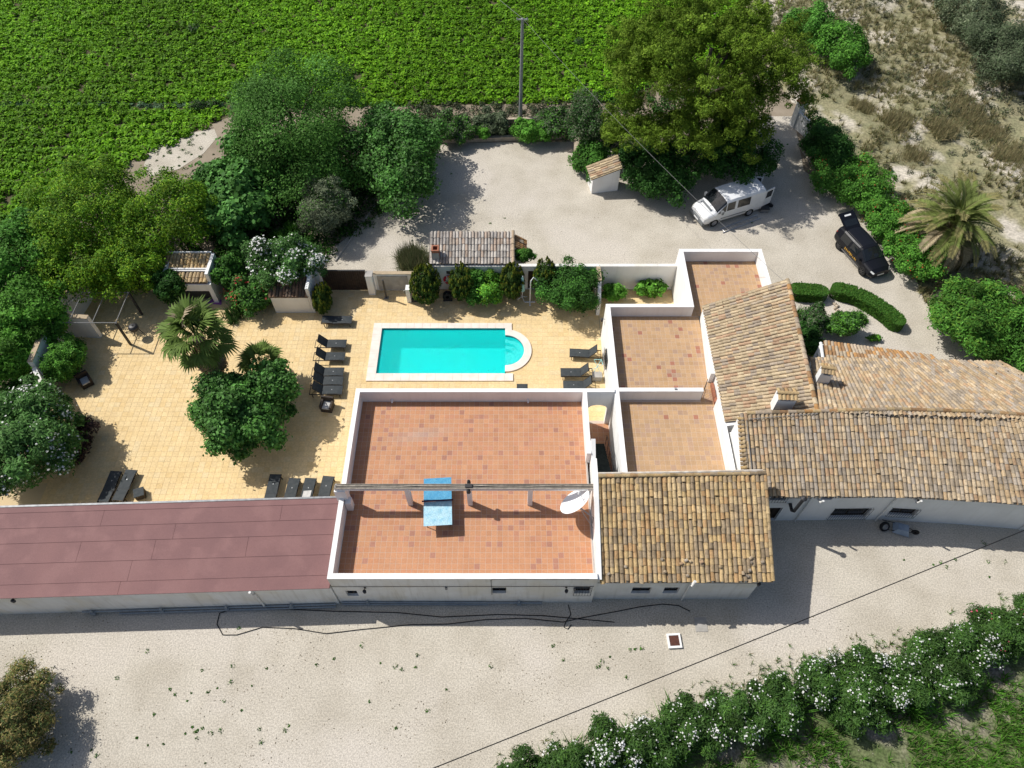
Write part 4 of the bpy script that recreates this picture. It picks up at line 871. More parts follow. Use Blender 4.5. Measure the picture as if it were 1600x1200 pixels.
q3 = S(932, 592, 0); t = thing('pool_box', 'small grey box standing by the white wall near loungers', 'box', q3); obj('body', B(q3.x - .28, q3.x + .28, q3.y - .2, q3.y + .2, .04, .42), 'galv', t); obj('lid', B(q3.x - .3, q3.x + .3, q3.y - .22, q3.y + .22, .42, .46), 'concrete', t)
q3 = S(700, 468, 0); t = thing('hose_reel', 'black hose reel below the life ring', 'hose reel', q3); obj('reel', MB().lathe([(.12, -.15), (.32, -.15), (.32, .15), (.12, .15)], 18, Matrix.Translation((q3.x, q3.y, .38)) @ Matrix.Rotation(R(90), 4, 'X')), 'rubber', t); obj('stand', B(q3.x - .3, q3.x + .3, q3.y - .2, q3.y + .2, .04, .1), 'dark_metal', t)

# ------------------------------------------------------------------ small white hut by the pine
wh = thing('white_hut', 'tiny white hut with tiled lean-to roof under the pine', 'hut', (7, 44, 0))
M = Matrix.Translation((6.9, 43.9, 0)) @ Matrix.Rotation(R(10), 4, 'Z'); m = MB()
vs = [(-1.02, -.45, 0), (1.0, -.45, 0), (1.0, .8, 0), (-1.02, .8, 0), (-1.02, -.45, 1.35), (1.0, -.45, 2.0), (1.0, .8, 2.0), (-1.02, .8, 1.35)]
m.add([M @ Vector(v) for v in vs], [(3, 2, 1, 0), (4, 5, 6, 7), (0, 1, 5, 4), (1, 2, 6, 5), (2, 3, 7, 6), (3, 0, 4, 7)]); obj('wall', m, 'white_wall', wh)
roof(wh, M @ Vector((-1.2, .9, 1.42)), M @ Vector((-1.2, -.55, 1.42)), M @ Vector((1.1, -.55, 2.16)), M @ Vector((1.1, .9, 2.16)), .24, .45, AROOF, 60)

# gate post at the end of the drive
gp = thing('gate_post', 'white gate post with orange tiled top at the drive entrance', 'gate post', S(1243, 192, 0)); q = S(1241, 196, 0); M = Matrix.Translation((q.x, q.y, 0)) @ Matrix.Rotation(R(25), 4, 'Z')
obj('post', MB().box(-.35, .35, -.25, .25, 0, 2.2, M), 'white_wall', gp); obj('cap', MB().box(-.42, .42, -.32, .32, 2.2, 2.28, M), 'clay_red', gp); obj('lantern', MB().box(.1, .35, -.12, .12, 2.28, 2.65, M), 'dark_metal', gp); obj('side_wall', MB().box(-.25, -.05, -1.6, -.26, 0, 1.4, M), 'white_wall', gp)

# ------------------------------------------------------------------ vehicles
class Loft:
    def __init__(s, st): s.st = st   # list of (x, [(halfwidth, z), ...] from sill to roof centre)
    def pt(s, i, j, side=1): x, r = s.st[i]; return Vector((x, side * r[j][0], r[j][1]))
    def body(s, skip=()):
        m = MB(); n_ = len(s.st[0][1])
        for side in (1, -1):
            for i in range(len(s.st) - 1):
                for j in range(n_ - 1):
                    if (i, j) in skip: continue
                    q = [s.pt(i, j, side), s.pt(i + 1, j, side), s.pt(i + 1, j + 1, side), s.pt(i, j + 1, side)]
                    m.add(q if side < 0 else q[::-1], [(0, 1, 2, 3)])
        for i in (0, len(s.st) - 1):
            ring_ = [s.pt(i, j, 1) for j in range(n_)] + [s.pt(i, j, -1) for j in range(n_ - 2, -1, -1)]
            m.add(ring_ if i else ring_[::-1], [tuple(range(len(ring_)))])
        for side in (0,):
            for i in range(len(s.st) - 1): m.add([s.pt(i, 0, 1), s.pt(i, 0, -1), s.pt(i + 1, 0, -1), s.pt(i + 1, 0, 1)], [(0, 1, 2, 3)])
        return m
    def pane(s, i0, i1, j0, j1, side, ins=.1, off=.012, full=False):
        if full: q = [s.pt(i0, j0, 1), s.pt(i1, j0, 1), s.pt(i1, j0, -1), s.pt(i0, j0, -1)]
        else: q = [s.pt(i0, j0, side), s.pt(i1, j0, side), s.pt(i1, j1, side), s.pt(i0, j1, side)]
        c = sum(q, Vector()) / 4; q = [p.lerp(c, ins) for p in q]; nn = (q[1] - q[0]).cross(q[3] - q[0]).normalized()
        if nn.dot(c - Vector((c.x * .7, 0, .8))) < 0: nn = -nn; q = q[::-1]
        m = MB(); m.slab([p + nn * off for p in q], .008); return m
def wheel(t, x, y, r, w_, name='wheel', am='alloy'):
    M = Matrix.Translation((x, y, r)) @ Matrix.Rotation(R(90), 4, 'X')
    wh_ = obj(name, MB().lathe([(r * .62, -w_ / 2), (r * .93, -w_ / 2), (r, -w_ * .35), (r, w_ * .35), (r * .93, w_ / 2), (r * .62, w_ / 2), (r * .6, 0)], 22, M), 'rubber', t, True)
    rm = MB(); sgn = -1 if y > 0 else 1
    rm.lathe([(r * .63, sgn * w_ * .42), (r * .58, sgn * w_ * .46), (r * .54, sgn * w_ * .25), (.02, sgn * w_ * .28)], 18, M)
    for k in range(6): rm.box(-.03, .03, .02, r * .58, sgn * w_ * .3 - .02, sgn * w_ * .3 + .05, M @ Matrix.Rotation(k * math.pi / 3, 4, 'Z'))
    obj('rim', rm, am, wh_)
van = thing('van', 'white panel van with rear doors open beside a ladder', 'van', (15.62, 41.15, 0), R(202.5))
full = [(.90, .32), (.985, .62), (.985, 1.15), (.90, 1.88), (.80, 2.02), (.4, 2.08), (0, 2.09)]
lo_ = lambda k: [(a * k, z) for a, z in full]
V_ = Loft([(-2.42, lo_(.985)), (-1.25, full), (-.05, full), (.05, full), (.78, [(.90, .32), (.985, .62), (.985, 1.15), (.90, 1.86), (.78, 1.98), (.4, 2.03), (0, 2.04)]),
           (1.58, [(.90, .34), (.98, .62), (.97, 1.08), (.90, 1.17), (.82, 1.22), (.4, 1.29), (0, 1.31)]), (2.15, [(.88, .36), (.95, .60), (.93, .90), (.86, 1.00), (.74, 1.05), (.38, 1.11), (0, 1.13)]), (2.44, [(.80, .38), (.86, .55), (.82, .74), (.70, .84), (.58, .88), (.3, .92), (0, .93)])])
obj('body', V_.body(), 'van_paint', van, True)
ws = MB()
for side in (1, -1):
    for (j0, j1) in ((3, 4), (4, 5), (5, 6)):
        q = [V_.pt(4, j0, side), V_.pt(5, j0, side), V_.pt(5, j1, side), V_.pt(4, j1, side)]
        q = [q[0].lerp(q[1], .06), q[0].lerp(q[1], .93), q[3].lerp(q[2], .93), q[3].lerp(q[2], .06)]
        nn = (q[1] - q[0]).cross(q[3] - q[0]).normalized(); nn = nn if nn.z > 0 else -nn; ws.add([p + nn * .012 for p in q], [(0, 1, 2, 3)])
obj('windscreen', ws, 'glass_dark', van, True)
for side in (1, -1):
    obj('side_window', V_.pane(3, 4, 2, 3, side, .12), 'glass_dark', van, True); obj('side_window', V_.pane(1, 2, 2, 3, side, .13), 'glass_dark', van, True)
    q = [V_.pt(4, 2, side), V_.pt(5, 2, side), V_.pt(4, 3, side)]; c = sum(q, Vector()) / 3; m = MB(); m.add([p.lerp(c, .15) + Vector((0, side * .014, 0)) for p in q], [(0, 1, 2)]); obj('quarter_window', m, 'glass_dark', van, True)
    obj('headlight', V_.pane(6, 7, 2, 3, side, .12, .015), 'lens', van, True)
    obj('mirror', MB().box(1.12, 1.30, side * 1.0, side * 1.20, 1.15, 1.42), 'bumper', van, True)
    obj('side_moulding', MB().box(-1.0, 1.1, side * .985 - .012, side * .985 + .014, .60, .67), 'bumper', van, True)
    obj('wheel_arch', MB().lathe([(.42, -.02), (.36, 0), (.42, .02)], 22, Matrix.Translation((1.55, side * .955, .36)) @ Matrix.Rotation(R(90), 4, 'X')), 'bumper', van, True)
for x in (1.55, -1.4):
    for y in (.88, -.88): wheel(van, x, y, .34, .22, am='silver')
obj('bumper', MB().box(2.2, 2.50, -.84, .84, .28, .58), 'bumper', van, True); obj('grille', MB().slab([(2.455, -.42, .62), (2.455, .42, .62), (2.40, .42, .86), (2.40, -.42, .86)], .01), 'bumper', van, True)
obj('bonnet_vent', MB().slab([(1.72, -.55, 1.285), (1.86, -.55, 1.25), (1.86, .55, 1.25), (1.72, .55, 1.285)], .01), 'bumper', van, True)
obj('cargo_shade_panel', MB().box(-2.44, -2.415, -.82, .82, .55, 1.86), 'glass_dark', van, True)  # flat dark panel on the closed body, painted as the cargo bay's shade
for side, ang in ((1, 100), (-1, 112)):
    Md = Matrix.Translation((-2.43, side * .88, 0)) @ Matrix.Rotation(side * R(ang) + (math.pi if side > 0 else 0), 4, 'Z')
    yy = 1 if side > 0 else 1
    d_ = obj('rear_door', MB().box(-.02, .03, 0, .84, .5, 1.92, Matrix.Translation((-2.43, side * .88, 0)) @ Matrix.Rotation(R(ang if side > 0 else 180 - ang), 4, 'Z')), 'van_paint', van, True)
    obj('pane', MB().box(-.03, .04, .14, .70, 1.2, 1.78, Matrix.Translation((-2.43, side * .88, 0)) @ Matrix.Rotation(R(ang if side > 0 else 180 - ang), 4, 'Z')), 'glass_dark', d_)
obj('number_plate', MB().box(2.50, 2.508, -.26, .26, .36, .47), 'white_metal', van, True)
ld = thing('ladder', 'aluminium ladder lying on gravel beside the van', 'ladder', S(1150, 357, 0))
la, lb2 = S(1127, 361, .05), S(1186, 338, .05); d_ = (lb2 - la); s_ = Vector((-d_.y, d_.x, 0)).normalized() * .2
for k in (-1, 1): obj('rail', MB().tube([la + s_ * k, lb2 + s_ * k], .03, 6), 'silver', ld)
for k in range(10): c = la.lerp(lb2, (k + .5) / 10); obj('rung', MB().tube([c - s_, c + s_], .018, 6), 'silver', ld)
tb = S(1193, 330, 0); t = thing('tool_box', 'dark tool box with bits on the ground behind the van', 'box', tb); obj('box', MB().box(tb.x - .3, tb.x + .3, tb.y - .2, tb.y + .2, .004, .3), 'grey_metal', t); obj('lid', MB().box(tb.x - .32, tb.x + .32, tb.y - .22, tb.y + .22, .3, .36), 'dark_metal', t)
tb = S(1200, 323, 0); t = thing('tool_bag', 'black tool bag lying behind the open van', 'bag', tb); obj('bag', MB().tube([tb + Vector((-.35, .1, .15)), tb + Vector((0, 0, .2)), tb + Vector((.3, -.1, .15))], [.1, .17, .1], 8), 'rubber', t); obj('strap', MB().tube([tb + Vector((-.2, 0, .3)), tb + Vector((0, 0, .5)), tb + Vector((.2, 0, .3))], .015, 5), 'rubber', t)

suv = thing('car', 'black hatchback car with its tailgate raised on the drive', 'car', (24.2, 36.45, 0), math.atan2(-2.49, .92))
r0 = [(.80, .26), (.90, .52), (.90, .86), (.72, 1.38), (.62, 1.46), (.3, 1.50), (0, 1.51)]
V_ = Loft([(-2.08, [(.72, .34), (.80, .55), (.80, .92), (.66, 1.24), (.56, 1.32), (.3, 1.35), (0, 1.36)]), (-1.5, r0), (-.55, r0), (-.45, r0), (.2, [(.80, .26), (.90, .52), (.90, .88), (.70, 1.40), (.60, 1.47), (.3, 1.51), (0, 1.52)]), (.42, [(.80, .26), (.90, .52), (.90, .88), (.69, 1.36), (.58, 1.43), (.3, 1.47), (0, 1.48)]),
           (1.18, [(.80, .27), (.90, .52), (.88, .86), (.80, .94), (.70, .98), (.35, 1.02), (0, 1.03)]), (1.85, [(.78, .29), (.86, .50), (.82, .74), (.72, .82), (.60, .86), (.3, .90), (0, .91)]), (2.12, [(.66, .33), (.72, .48), (.66, .62), (.54, .70), (.44, .73), (.2, .76), (0, .77)])])
obj('body', V_.body(), 'suv_paint', suv, True, smooth=True)
ws = MB()
for side in (1, -1):
    for (j0, j1) in ((3, 4), (4, 5), (5, 6)):
        q = [V_.pt(5, j0, side), V_.pt(6, j0, side), V_.pt(6, j1, side), V_.pt(5, j1, side)]; q = [q[0].lerp(q[1], .05), q[0].lerp(q[1], .95), q[3].lerp(q[2], .95), q[3].lerp(q[2], .05)]
        nn = (q[1] - q[0]).cross(q[3] - q[0]).normalized(); nn = nn if nn.z > 0 else -nn; ws.add([p + nn * .012 for p in q], [(0, 1, 2, 3)])
obj('windscreen', ws, 'glass_dark', suv, True)
for side in (1, -1):
    obj('side_window', V_.pane(3, 5, 2, 3, side, .1), 'glass_dark', suv, True); obj('side_window', V_.pane(1, 2, 2, 3, side, .1), 'glass_dark', suv, True)
    obj('headlight', V_.pane(7, 8, 2, 3, side, .15, .015), 'lens', suv, True); obj('tail_light', MB().box(-2.10, -1.98, side * .60, side * .78, .88, 1.04), 'lens_red', suv, True)
    obj('mirror', MB().box(.72, .86, side * .90, side * 1.06, .92, 1.06), 'suv_paint', suv, True); obj('sill_trim', MB().box(-.95, .95, side * .905 - .01, side * .905 + .012, .34, .37), 'silver', suv, True)
    obj('roof_rail', MB().tube([(-1.4, side * .56, 1.51), (-.4, side * .58, 1.54), (.25, side * .56, 1.50)], .014, 6), 'dark_metal', suv, True)
dcl = MB()
for k in range(9): dcl.box(-.75 + k * .15, -.75 + k * .15 + rnd.uniform(.06, .12), -.915, -.912, .56 + rnd.uniform(-.03, .03), .70 + rnd.uniform(-.04, .04))
obj('side_decal', dcl, 'gold_decal', suv, True)
for x in (1.33, -1.32):
    for y in (.80, -.80): wheel(suv, x, y, .335, .22)
Mt = Matrix.Translation((-1.62, 0, 1.47)) @ Matrix.Rotation(R(24), 4, 'Y'); tg = obj('tailgate', MB().box(-1.12, 0, -.62, .62, -.03, .03, Mt).box(-1.2, -1.05, -.56, .56, -.16, .02, Mt), 'suv_paint', suv, True)
obj('pane', MB().box(-.62, -.14, -.5, .5, .031, .037, Mt), 'glass_dark', tg); obj('number_plate', MB().box(-1.0, -.88, -.26, .26, .031, .036, Mt), 'white_metal', tg); obj('spoiler', MB().box(-.12, .1, -.58, .58, .0, .07, Mt), 'suv_paint', tg)
obj('boot_shade_panel', MB().slab([(-2.09, -.6, .62), (-2.09, .6, .62), (-1.66, .52, 1.44), (-1.66, -.52, 1.44)], .02), 'glass_dark', suv, True)  # dark slab over the solid tail stands in for the boot's inner shade
obj('number_plate', MB().box(2.12, 2.128, -.26, .26, .42, .53), 'white_metal', suv, True); obj('grille', MB().box(2.105, 2.118, -.5, .5, .56, .66), 'silver', suv, True)

# ------------------------------------------------------------------ pole, wires, ground clutter
pp = S(813, 187, 0); ut = thing('utility_pole', 'tall grey utility pole at the edge of the field', 'utility pole', pp)
zt_ = SY(818, 29, pp.y).z
obj('shaft', MB().tube([pp, pp + Vector((.08, 0, zt_))], [.15, .11], 10), 'pole', ut); obj('cross_arm', MB().box(pp.x - .35, pp.x + .5, pp.y - .04, pp.y + .04, zt_ - .1, zt_ - .03), 'galv', ut)
for k in (-.3, .1, .42): obj('insulator', MB().lathe([(.03, 0), (.05, .05), (.02, .12)], 8, Matrix.Translation((pp.x + k, pp.y, zt_ - .03))), 'galv', ut)
def wire(label, a, b_, sag, r, m='cable_black'):
    a, b_ = Vector(a), Vector(b_); n_ = 24
    return tag(obj('overhead_wire', MB().tube([a.lerp(b_, k / n_) - Vector((0, 0, sag * 4 * (k / n_) * (1 - k / n_))) for k in range(n_ + 1)], r, 5), m), label, 'wire')
top = pp + Vector((.1, 0, zt_))
wire('pale overhead wire from the utility pole past the pine', top, (16.2, 29.6, 4.7), .5, .010, 'cable_pale')
wire('thin overhead wire leaving the pole over the field', top, (-8.5, 68, 9.0), .3, .014, 'cable_pale')
wire('black overhead cable crossing the front gravel diagonally', S(640, 1215, 4.2), S(1680, 796, 4.4), .25, .024)
hs = [S(x, y, .03) for x, y in ((1078, 955), (1060, 946), (1035, 944), (1000, 948), (960, 956), (905, 966), (880, 972), (820, 966), (760, 968), (700, 975), (640, 976), (560, 984), (510, 990), (460, 982), (410, 980), (370, 992), (348, 992), (339, 975), (343, 958), (360, 953), (430, 951), (520, 955), (620, 957), (690, 964), (780, 960), (850, 962), (960, 972))]
hp = []
for i in range(len(hs) - 1):
    for k in range(4): hp.append(hs[i].lerp(hs[i + 1], k / 4))
tag(obj('garden_hose', MB().tube(hp + [hs[-1]], .022, 6), 'cable_black'), 'long black hose snaking along the front wall', 'hose')
tag(obj('hose_loop', MB().tube([S(x, y, .03) for x, y in ((888, 945), (892, 960), (884, 972), (881, 980), (887, 983), (893, 976))], .02, 6), 'cable_black'), 'short black hose loop below the grilled window', 'hose')
mc = S(1053, 1002, 0); t = thing('manhole', 'square manhole with rusty lid and white rim in gravel', 'manhole', mc, R(3))
obj('rim', MB().box(-.33, .33, -.35, -.25, 0, .13).box(-.33, .33, .25, .35, 0, .13).box(-.33, -.24, -.25, .25, 0, .13).box(.24, .33, -.25, .25, 0, .13), 'white_wall', t, True); obj('lid', B(-.24, .24, -.25, .25, 0, .11), 'rust', t, True)
cp = S(1095, 976, 0); tag(obj('concrete_patch', B(cp.x - .3, cp.x + .3, cp.y - .35, cp.y + .35, .005, .03), 'concrete'), kind='structure')
wbp = S(1406, 829, 0); t = thing('wheelbarrow', 'upturned blue-grey wheelbarrow by the farmhouse wall', 'wheelbarrow', wbp, R(-20))
wb_ = MB(); wb_.add([(-.42, -.32, .12), (.42, -.32, .12), (.42, .32, .12), (-.42, .32, .12), (-.25, -.2, .42), (.28, -.2, .45), (.28, .2, .45), (-.25, .2, .42)], [(0, 1, 5, 4), (1, 2, 6, 5), (2, 3, 7, 6), (3, 0, 4, 7), (4, 5, 6, 7)]); obj('tray', wb_, 'tarp_blue', t, True)
for s_ in (-1, 1): obj('handle', MB().tube([(-.95, s_ * .28, .08), (0, s_ * .22, .30), (.6, s_ * .06, .3)], .02, 6), 'dark_metal', t, True)
obj('wheel', MB().lathe([(.06, -.04), (.18, -.045), (.2, 0), (.18, .045), (.06, .04)], 14, Matrix.Translation((.66, 0, .3)) @ Matrix.Rotation(R(90), 4, 'X')), 'rubber', t, True)
wr = S(1379, 826, 0); t = thing('spare_tyre', 'grey wheel with tyre leaning on the farmhouse wall', 'wheel', wr)
Mw = Matrix.Translation(wr + Vector((0, 0, .27))) @ Matrix.Rotation(R(55), 4, 'X') @ Matrix.Rotation(R(10), 4, 'Y'); obj('tyre', MB().lathe([(.17, -.07), (.25, -.08), (.28, -.04), (.28, .04), (.25, .08), (.17, .07)], 20, Mw), 'rubber', t); obj('rim', MB().lathe([(.17, .06), (.15, .03), (.01, .04)], 16, Mw), 'grey_metal', t)
# low walls and kerbs at the yard
yw = thing('yard_retaining_wall', 'low retaining wall with kerb at the top of the gravel yard', 'wall', (0, 50, 0))
obj('wall', MB().prism([(-6.6, 49.3), (5.2, 50.0), (5.2, 50.3), (-6.6, 49.6)], 0, .35), 'stone', yw); obj('wall', MB().prism([(-1.0, 51.8), (4.8, 52.1), (4.8, 52.35), (-1.0, 52.05)], 0, .5), 'stone', yw); obj('step_wall', MB().prism([(4.9, 46.6), (5.5, 46.6), (5.4, 49.6), (4.9, 49.6)], 0, .7), 'stone', yw)
yk = thing('yard_kerb', 'dark pipe edging along the left of the gravel yard', 'edging', (-11, 38, 0)); obj('pipe', MB().tube([S(524, 408, .05), S(556, 362, .05), S(586, 322, .05)], .07, 8), 'concrete', yk)
dk_ = thing('drive_edging', 'timber edging along the right side of the drive', 'edging', (22, 45, 0)); obj('rail', MB().tube([S(1246, 225, .1), S(1262, 248, .1), S(1285, 280, .1), S(1345, 333, .1)], .06, 6), 'grey_wood', dk_)
bo = S(1317, 521, 0); t = MB(); 
import mathutils
def rock(c, r, seed, m='stone'):
    rr = np.random.default_rng(seed); mb = MB(); n1, n2 = 7, 10
    vs = []
    for i in range(n1 + 1):
        for k in range(n2):
            th, ph_ = math.pi * i / n1, 2 * math.pi * k / n2; s_ = 1 + .22 * math.sin(3 * ph_ + seed) * math.sin(th) + rr.normal(0, .05)
            vs.append((c[0] + r[0] * s_ * math.sin(th) * math.cos(ph_), c[1] + r[1] * s_ * math.sin(th) * math.sin(ph_), c[2] + r[2] * s_ * math.cos(th)))
    fs = [(i * n2 + k, i * n2 + (k + 1) % n2, (i + 1) * n2 + (k + 1) % n2, (i + 1) * n2 + k) for i in range(n1) for k in range(n2)]
    mb.add(vs, [f[::-1] for f in fs]); return mb
tag(obj('boulder', rock((bo.x, bo.y, .5), (.45, .4, .8), 3), 'stone'), 'pale boulder standing among the garden shrubs', 'boulder')
STN = []
for k in range(9):
    q = S(1304 + k * .5 + (k % 2) * 3, 476 + k * 3.4, 0); tag(obj('border_stone', rock((q.x, q.y, .06), (.14, .11, .1), k), 'stone'), ['first', 'second', 'third', 'fourth', 'fifth', 'sixth', 'seventh', 'eighth', 'ninth'][k] + ' brown border stone of the garden bed, counted from the curved hedge', 'stone', 'stones lining the garden bed')
gb = [S(1240, 470, 0), S(1292, 473, 0), S(1296, 520, 0), S(1245, 540, 0)]; 

# ------------------------------------------------------------------ vegetation
def crown_pts(c, r, n_, K=40, rc=.3, fill=.2, zmin=.05, up=.35, shell=(.5, .98), low=-.35):
    K = max(10, int(K * .8)); d = rdir(K * 3); d = d[d[:, 2] > low][:K]; K = len(d)
    cc = c + d * r * rng.uniform(*shell, (K, 1)); rm = float(np.mean(r)) * rc * rng.uniform(.5, 1.6, K)
    nf = int(n_ * fill); ns = n_ - nf
    idx = rng.choice(K, ns, p=rm ** 2 / np.sum(rm ** 2)); e = unit(rdir(ns) + d[idx] * .55 + np.array((0, 0, .25)))
    p = cc[idx] + e * (rm[idx] * rng.uniform(.5, 1.0, ns) * (1 + .35 * (rng.random(ns) < .12)))[:, None] * np.array((1, 1, .85))
    nr = unit(e * .7 + rdir(ns) * .6 + np.array((0, 0, up)))
    f = rdir(nf); pf = c + f * r * (rng.uniform(.2, .8, nf) ** .6)[:, None]; nfm = unit(f + rdir(nf) * .7 + np.array((0, 0, up)))
    p = np.r_[p, pf]; nr = np.r_[nr, nfm]; k = p[:, 2] > zmin
    ci = np.r_[idx, rng.integers(0, K, nf)]
    return p[k], nr[k], ci[k], K
def trunk_mesh(c, r, base, rad, n_limb=5):
    m = MB(); c = Vector(c); top = Vector((c.x, c.y, c.z + r[2] * .2)); base = Vector(base)
    k1 = base.lerp(top, .35) + Vector((rnd.uniform(-.1, .1), rnd.uniform(-.1, .1), 0)); m.tube([base, k1, top], [rad, rad * .75, rad * .3], 8)
    for k in range(n_limb):
        a = 2 * math.pi * k / n_limb + rnd.random(); e = c + Vector((math.cos(a) * r[0] * .6, math.sin(a) * r[1] * .6, rnd.uniform(-.1, .45) * r[2])); s_ = base.lerp(top, rnd.uniform(.35, .7))
        m.tube([s_, s_.lerp(e, .5) + Vector((0, 0, .12 * r[2])), e], [rad * .5, rad * .33, rad * .12], 6)
    return m
def tree(name, label, cat, box, zc, rz, n_, leaf, cols, K=45, rc=.3, m='leaf', trunk=.16, aspect=.55, fill=.2, group=None, flowers=None, jit=.2, low=-.35, extra=(), up=.35, base=None, vary=.22):
    c, r = P(*box, zc, rz); r = r * .93; base = base or (c[0], c[1], 0)
    t = thing(name, label, cat, base, 0, group)
    n_ = int(n_ * (1.75 if aspect < .4 else 1.35)); leaf *= .97; fill = max(fill, .28); cols = [tuple(v * 1.42 for v in q_) for q_ in cols]
    parts = [(c, r, n_)] + [(*P(*e[0], e[1], e[2]), int(e[3] * 1.35)) for e in extra]
    V, Cc = [], []; FP = []
    for c_, r_, k_ in parts:
        p, nr, ci, K_ = crown_pts(c_, r_, k_, K, rc, fill, up=up, low=low)
        cl = pal(cols, len(p), jit) * (1 + rng.normal(0, vary, K_))[ci][:, None].clip(.5, 1.6)
        V.append((tris if aspect < .4 else quads)(p, nr, leaf * rng.uniform(.6, 1.4, len(p)), aspect)); Cc.append(np.clip(cl, .004, .9)); FP.append((p, nr, ci, K_, c_, r_))
    put('crown', leafmesh('crown', np.concatenate(V), np.concatenate(Cc), m, 3 if aspect < .4 else 4), t)
    if trunk: obj('trunk', trunk_mesh(c, r, base, trunk), 'bark', t)
    if flowers:
        nf, fs, fc = flowers; p, nr, ci, K_, c_, r_ = FP[0]
        hot = rng.random(K_) < .33; w_ = np.where(hot[ci], 1.0, .04) * (np.sum(((p - c_) / r_) ** 2, 1) > .45); w_ /= w_.sum(); i = rng.choice(len(p), nf, p=w_)
        pf = p[i] + unit(p[i] - c_) * .06 + np.array((0, 0, .05)) + rng.normal(0, .05, (nf, 3)); put('blossom', leafmesh('blossom', quads(pf, unit(nr[i] + np.array((0, 0, .8))), fs * rng.uniform(.6, 1.4, nf), .9), pal(fc, nf, .08), 'petal'), t)
    return t
G_FIELD = [(.135, .31, .012), (.105, .26, .010), (.175, .36, .014), (.09, .22, .009)]
G_ASH = [(.055, .135, .022), (.045, .115, .018), (.07, .16, .03)]
G_CAROB = [(.035, .105, .014), (.05, .14, .02), (.028, .08, .012), (.06, .15, .03)]
G_FIG = [(.06, .155, .03), (.05, .13, .025), (.075, .18, .045)]
G_OLIVE = [(.11, .135, .075), (.085, .11, .06), (.14, .16, .10)]
G_LIME = [(.10, .20, .012), (.08, .17, .012), (.135, .215, .014), (.06, .14, .014)]
G_DARK = [(.026, .075, .014), (.035, .095, .018), (.02, .06, .012)]
G_OLEA = [(.055, .125, .03), (.04, .10, .022), (.075, .15, .045)]
G_PINE = [(.125, .205, .022), (.10, .175, .018), (.155, .235, .026)]
G_FRESH = [(.075, .20, .025), (.06, .165, .02), (.095, .235, .03)]
G_HEDGE = [(.05, .14, .02), (.04, .115, .016), (.065, .165, .025)]
G_YELL = [(.13, .15, .018), (.09, .12, .014), (.17, .18, .025)]
G_GREY = [(.07, .095, .05), (.055, .08, .04), (.09, .11, .065)]
WHITE = [(.82, .82, .80), (.78, .78, .74)]
tree('ash_tree', 'large spreading green tree by the field, tallest on the left', 'tree', (350, 72, 562, 300), 4.0, 3.6, 30000, .18, G_ASH, 90, .24, trunk=.3, vary=.25, extra=[((420, 180, 560, 345), 2.4, 2.2, 10000)])
tree('carob_tree', 'dense dark rounded tree at the left of the gravel yard', 'tree', (550, 152, 690, 330), 2.3, 2.2, 20000, .24, G_CAROB, 75, .24, 'leaf_gloss', trunk=.25, vary=.25)
tree('fig_tree', 'broad leaved fig tree between the tall tree and olive', 'tree', (300, 218, 445, 378), 2.4, 2.2, 10000, .34, G_FIG, 60, .25, trunk=.18, aspect=.8)
tree('olive_tree', 'grey green olive tree beside the yard edging', 'tree', (464, 274, 556, 370), 2.0, 1.9, 11000, .13, G_OLIVE, 50, .27, 'needle', trunk=.14, aspect=.3)
tree('acacia_tree', 'yellow green feathery tree left of the bare soil patch', 'tree', (45, 236, 235, 420), 3.4, 2.8, 20000, .16, G_LIME, 90, .2, trunk=.2, fill=.12, extra=[((55, 370, 215, 480), 2.4, 1.9, 11000)])
tree('acacia_tree', 'yellow green airy tree with visible stems in front of bare soil', 'tree', (190, 252, 345, 405), 3.4, 2.6, 12000, .16, G_LIME, 70, .2, trunk=.18, fill=.08, extra=[((150, 370, 262, 468), 2.4, 1.8, 9000)])
tree('dark_bush', 'dark bush between the garden shelter and red flowering bush', 'bush', (338, 392, 384, 460), 1.5, 1.4, 5000, .18, G_HEDGE + G_DARK, 30, .3, trunk=.06)
tree('leafy_tree', 'dark leafy tree at the left edge above the boundary wall', 'tree', (-50, 318, 110, 480), 2.6, 2.4, 14000, .22, G_HEDGE, 60, .25, trunk=.18)
tree('leafy_tree', 'bright green tree hanging over the white boundary wall', 'tree', (5, 425, 112, 545), 2.2, 2.0, 10000, .2, G_FRESH, 50, .26, trunk=.14)
tree('bamboo_clump', 'fresh green bamboo clump outside the boundary wall', 'bamboo', (-50, 495, 76, 606), 1.8, 1.8, 12000, .26, G_FRESH, 60, .22, trunk=.08, aspect=.22)
tree('bamboo_clump', 'bamboo clump in the corner inside the white wall', 'bamboo', (74, 524, 130, 606), 1.2, 1.2, 6000, .26, G_FRESH + G_HEDGE, 40, .25, trunk=.06, aspect=.2)
tree('oleander_bush', 'big white flowering oleander at the left edge of deck', 'oleander', (-40, 580, 124, 790), 2.1, 2.1, 20000, .24, G_OLEA, 90, .22, trunk=.1, aspect=.3, flowers=(1500, .13, WHITE))
tree('plum_bush', 'dark purple leaved bush right of the big oleander', 'bush', (92, 655, 146, 740), .8, .8, 3500, .16, [(.03, .02, .02), (.045, .03, .025)], 25, .3, trunk=.06)
tree('courtyard_tree', 'dense green tree below the fan palm on the deck', 'tree', (284, 572, 460, 712), 2.0, 1.8, 20000, .23, G_CAROB + G_FIG[:1], 80, .24, 'leaf_gloss', trunk=.2, extra=[((380, 560, 462, 660), 1.9, 1.7, 5000)])
tree('oleander_bush', 'white flowering oleander over the small pump hut roof', 'oleander', (378, 362, 520, 455), 2.4, 1.9, 15000, .2, G_OLEA, 70, .22, trunk=.1, aspect=.3, flowers=(1700, .13, WHITE))
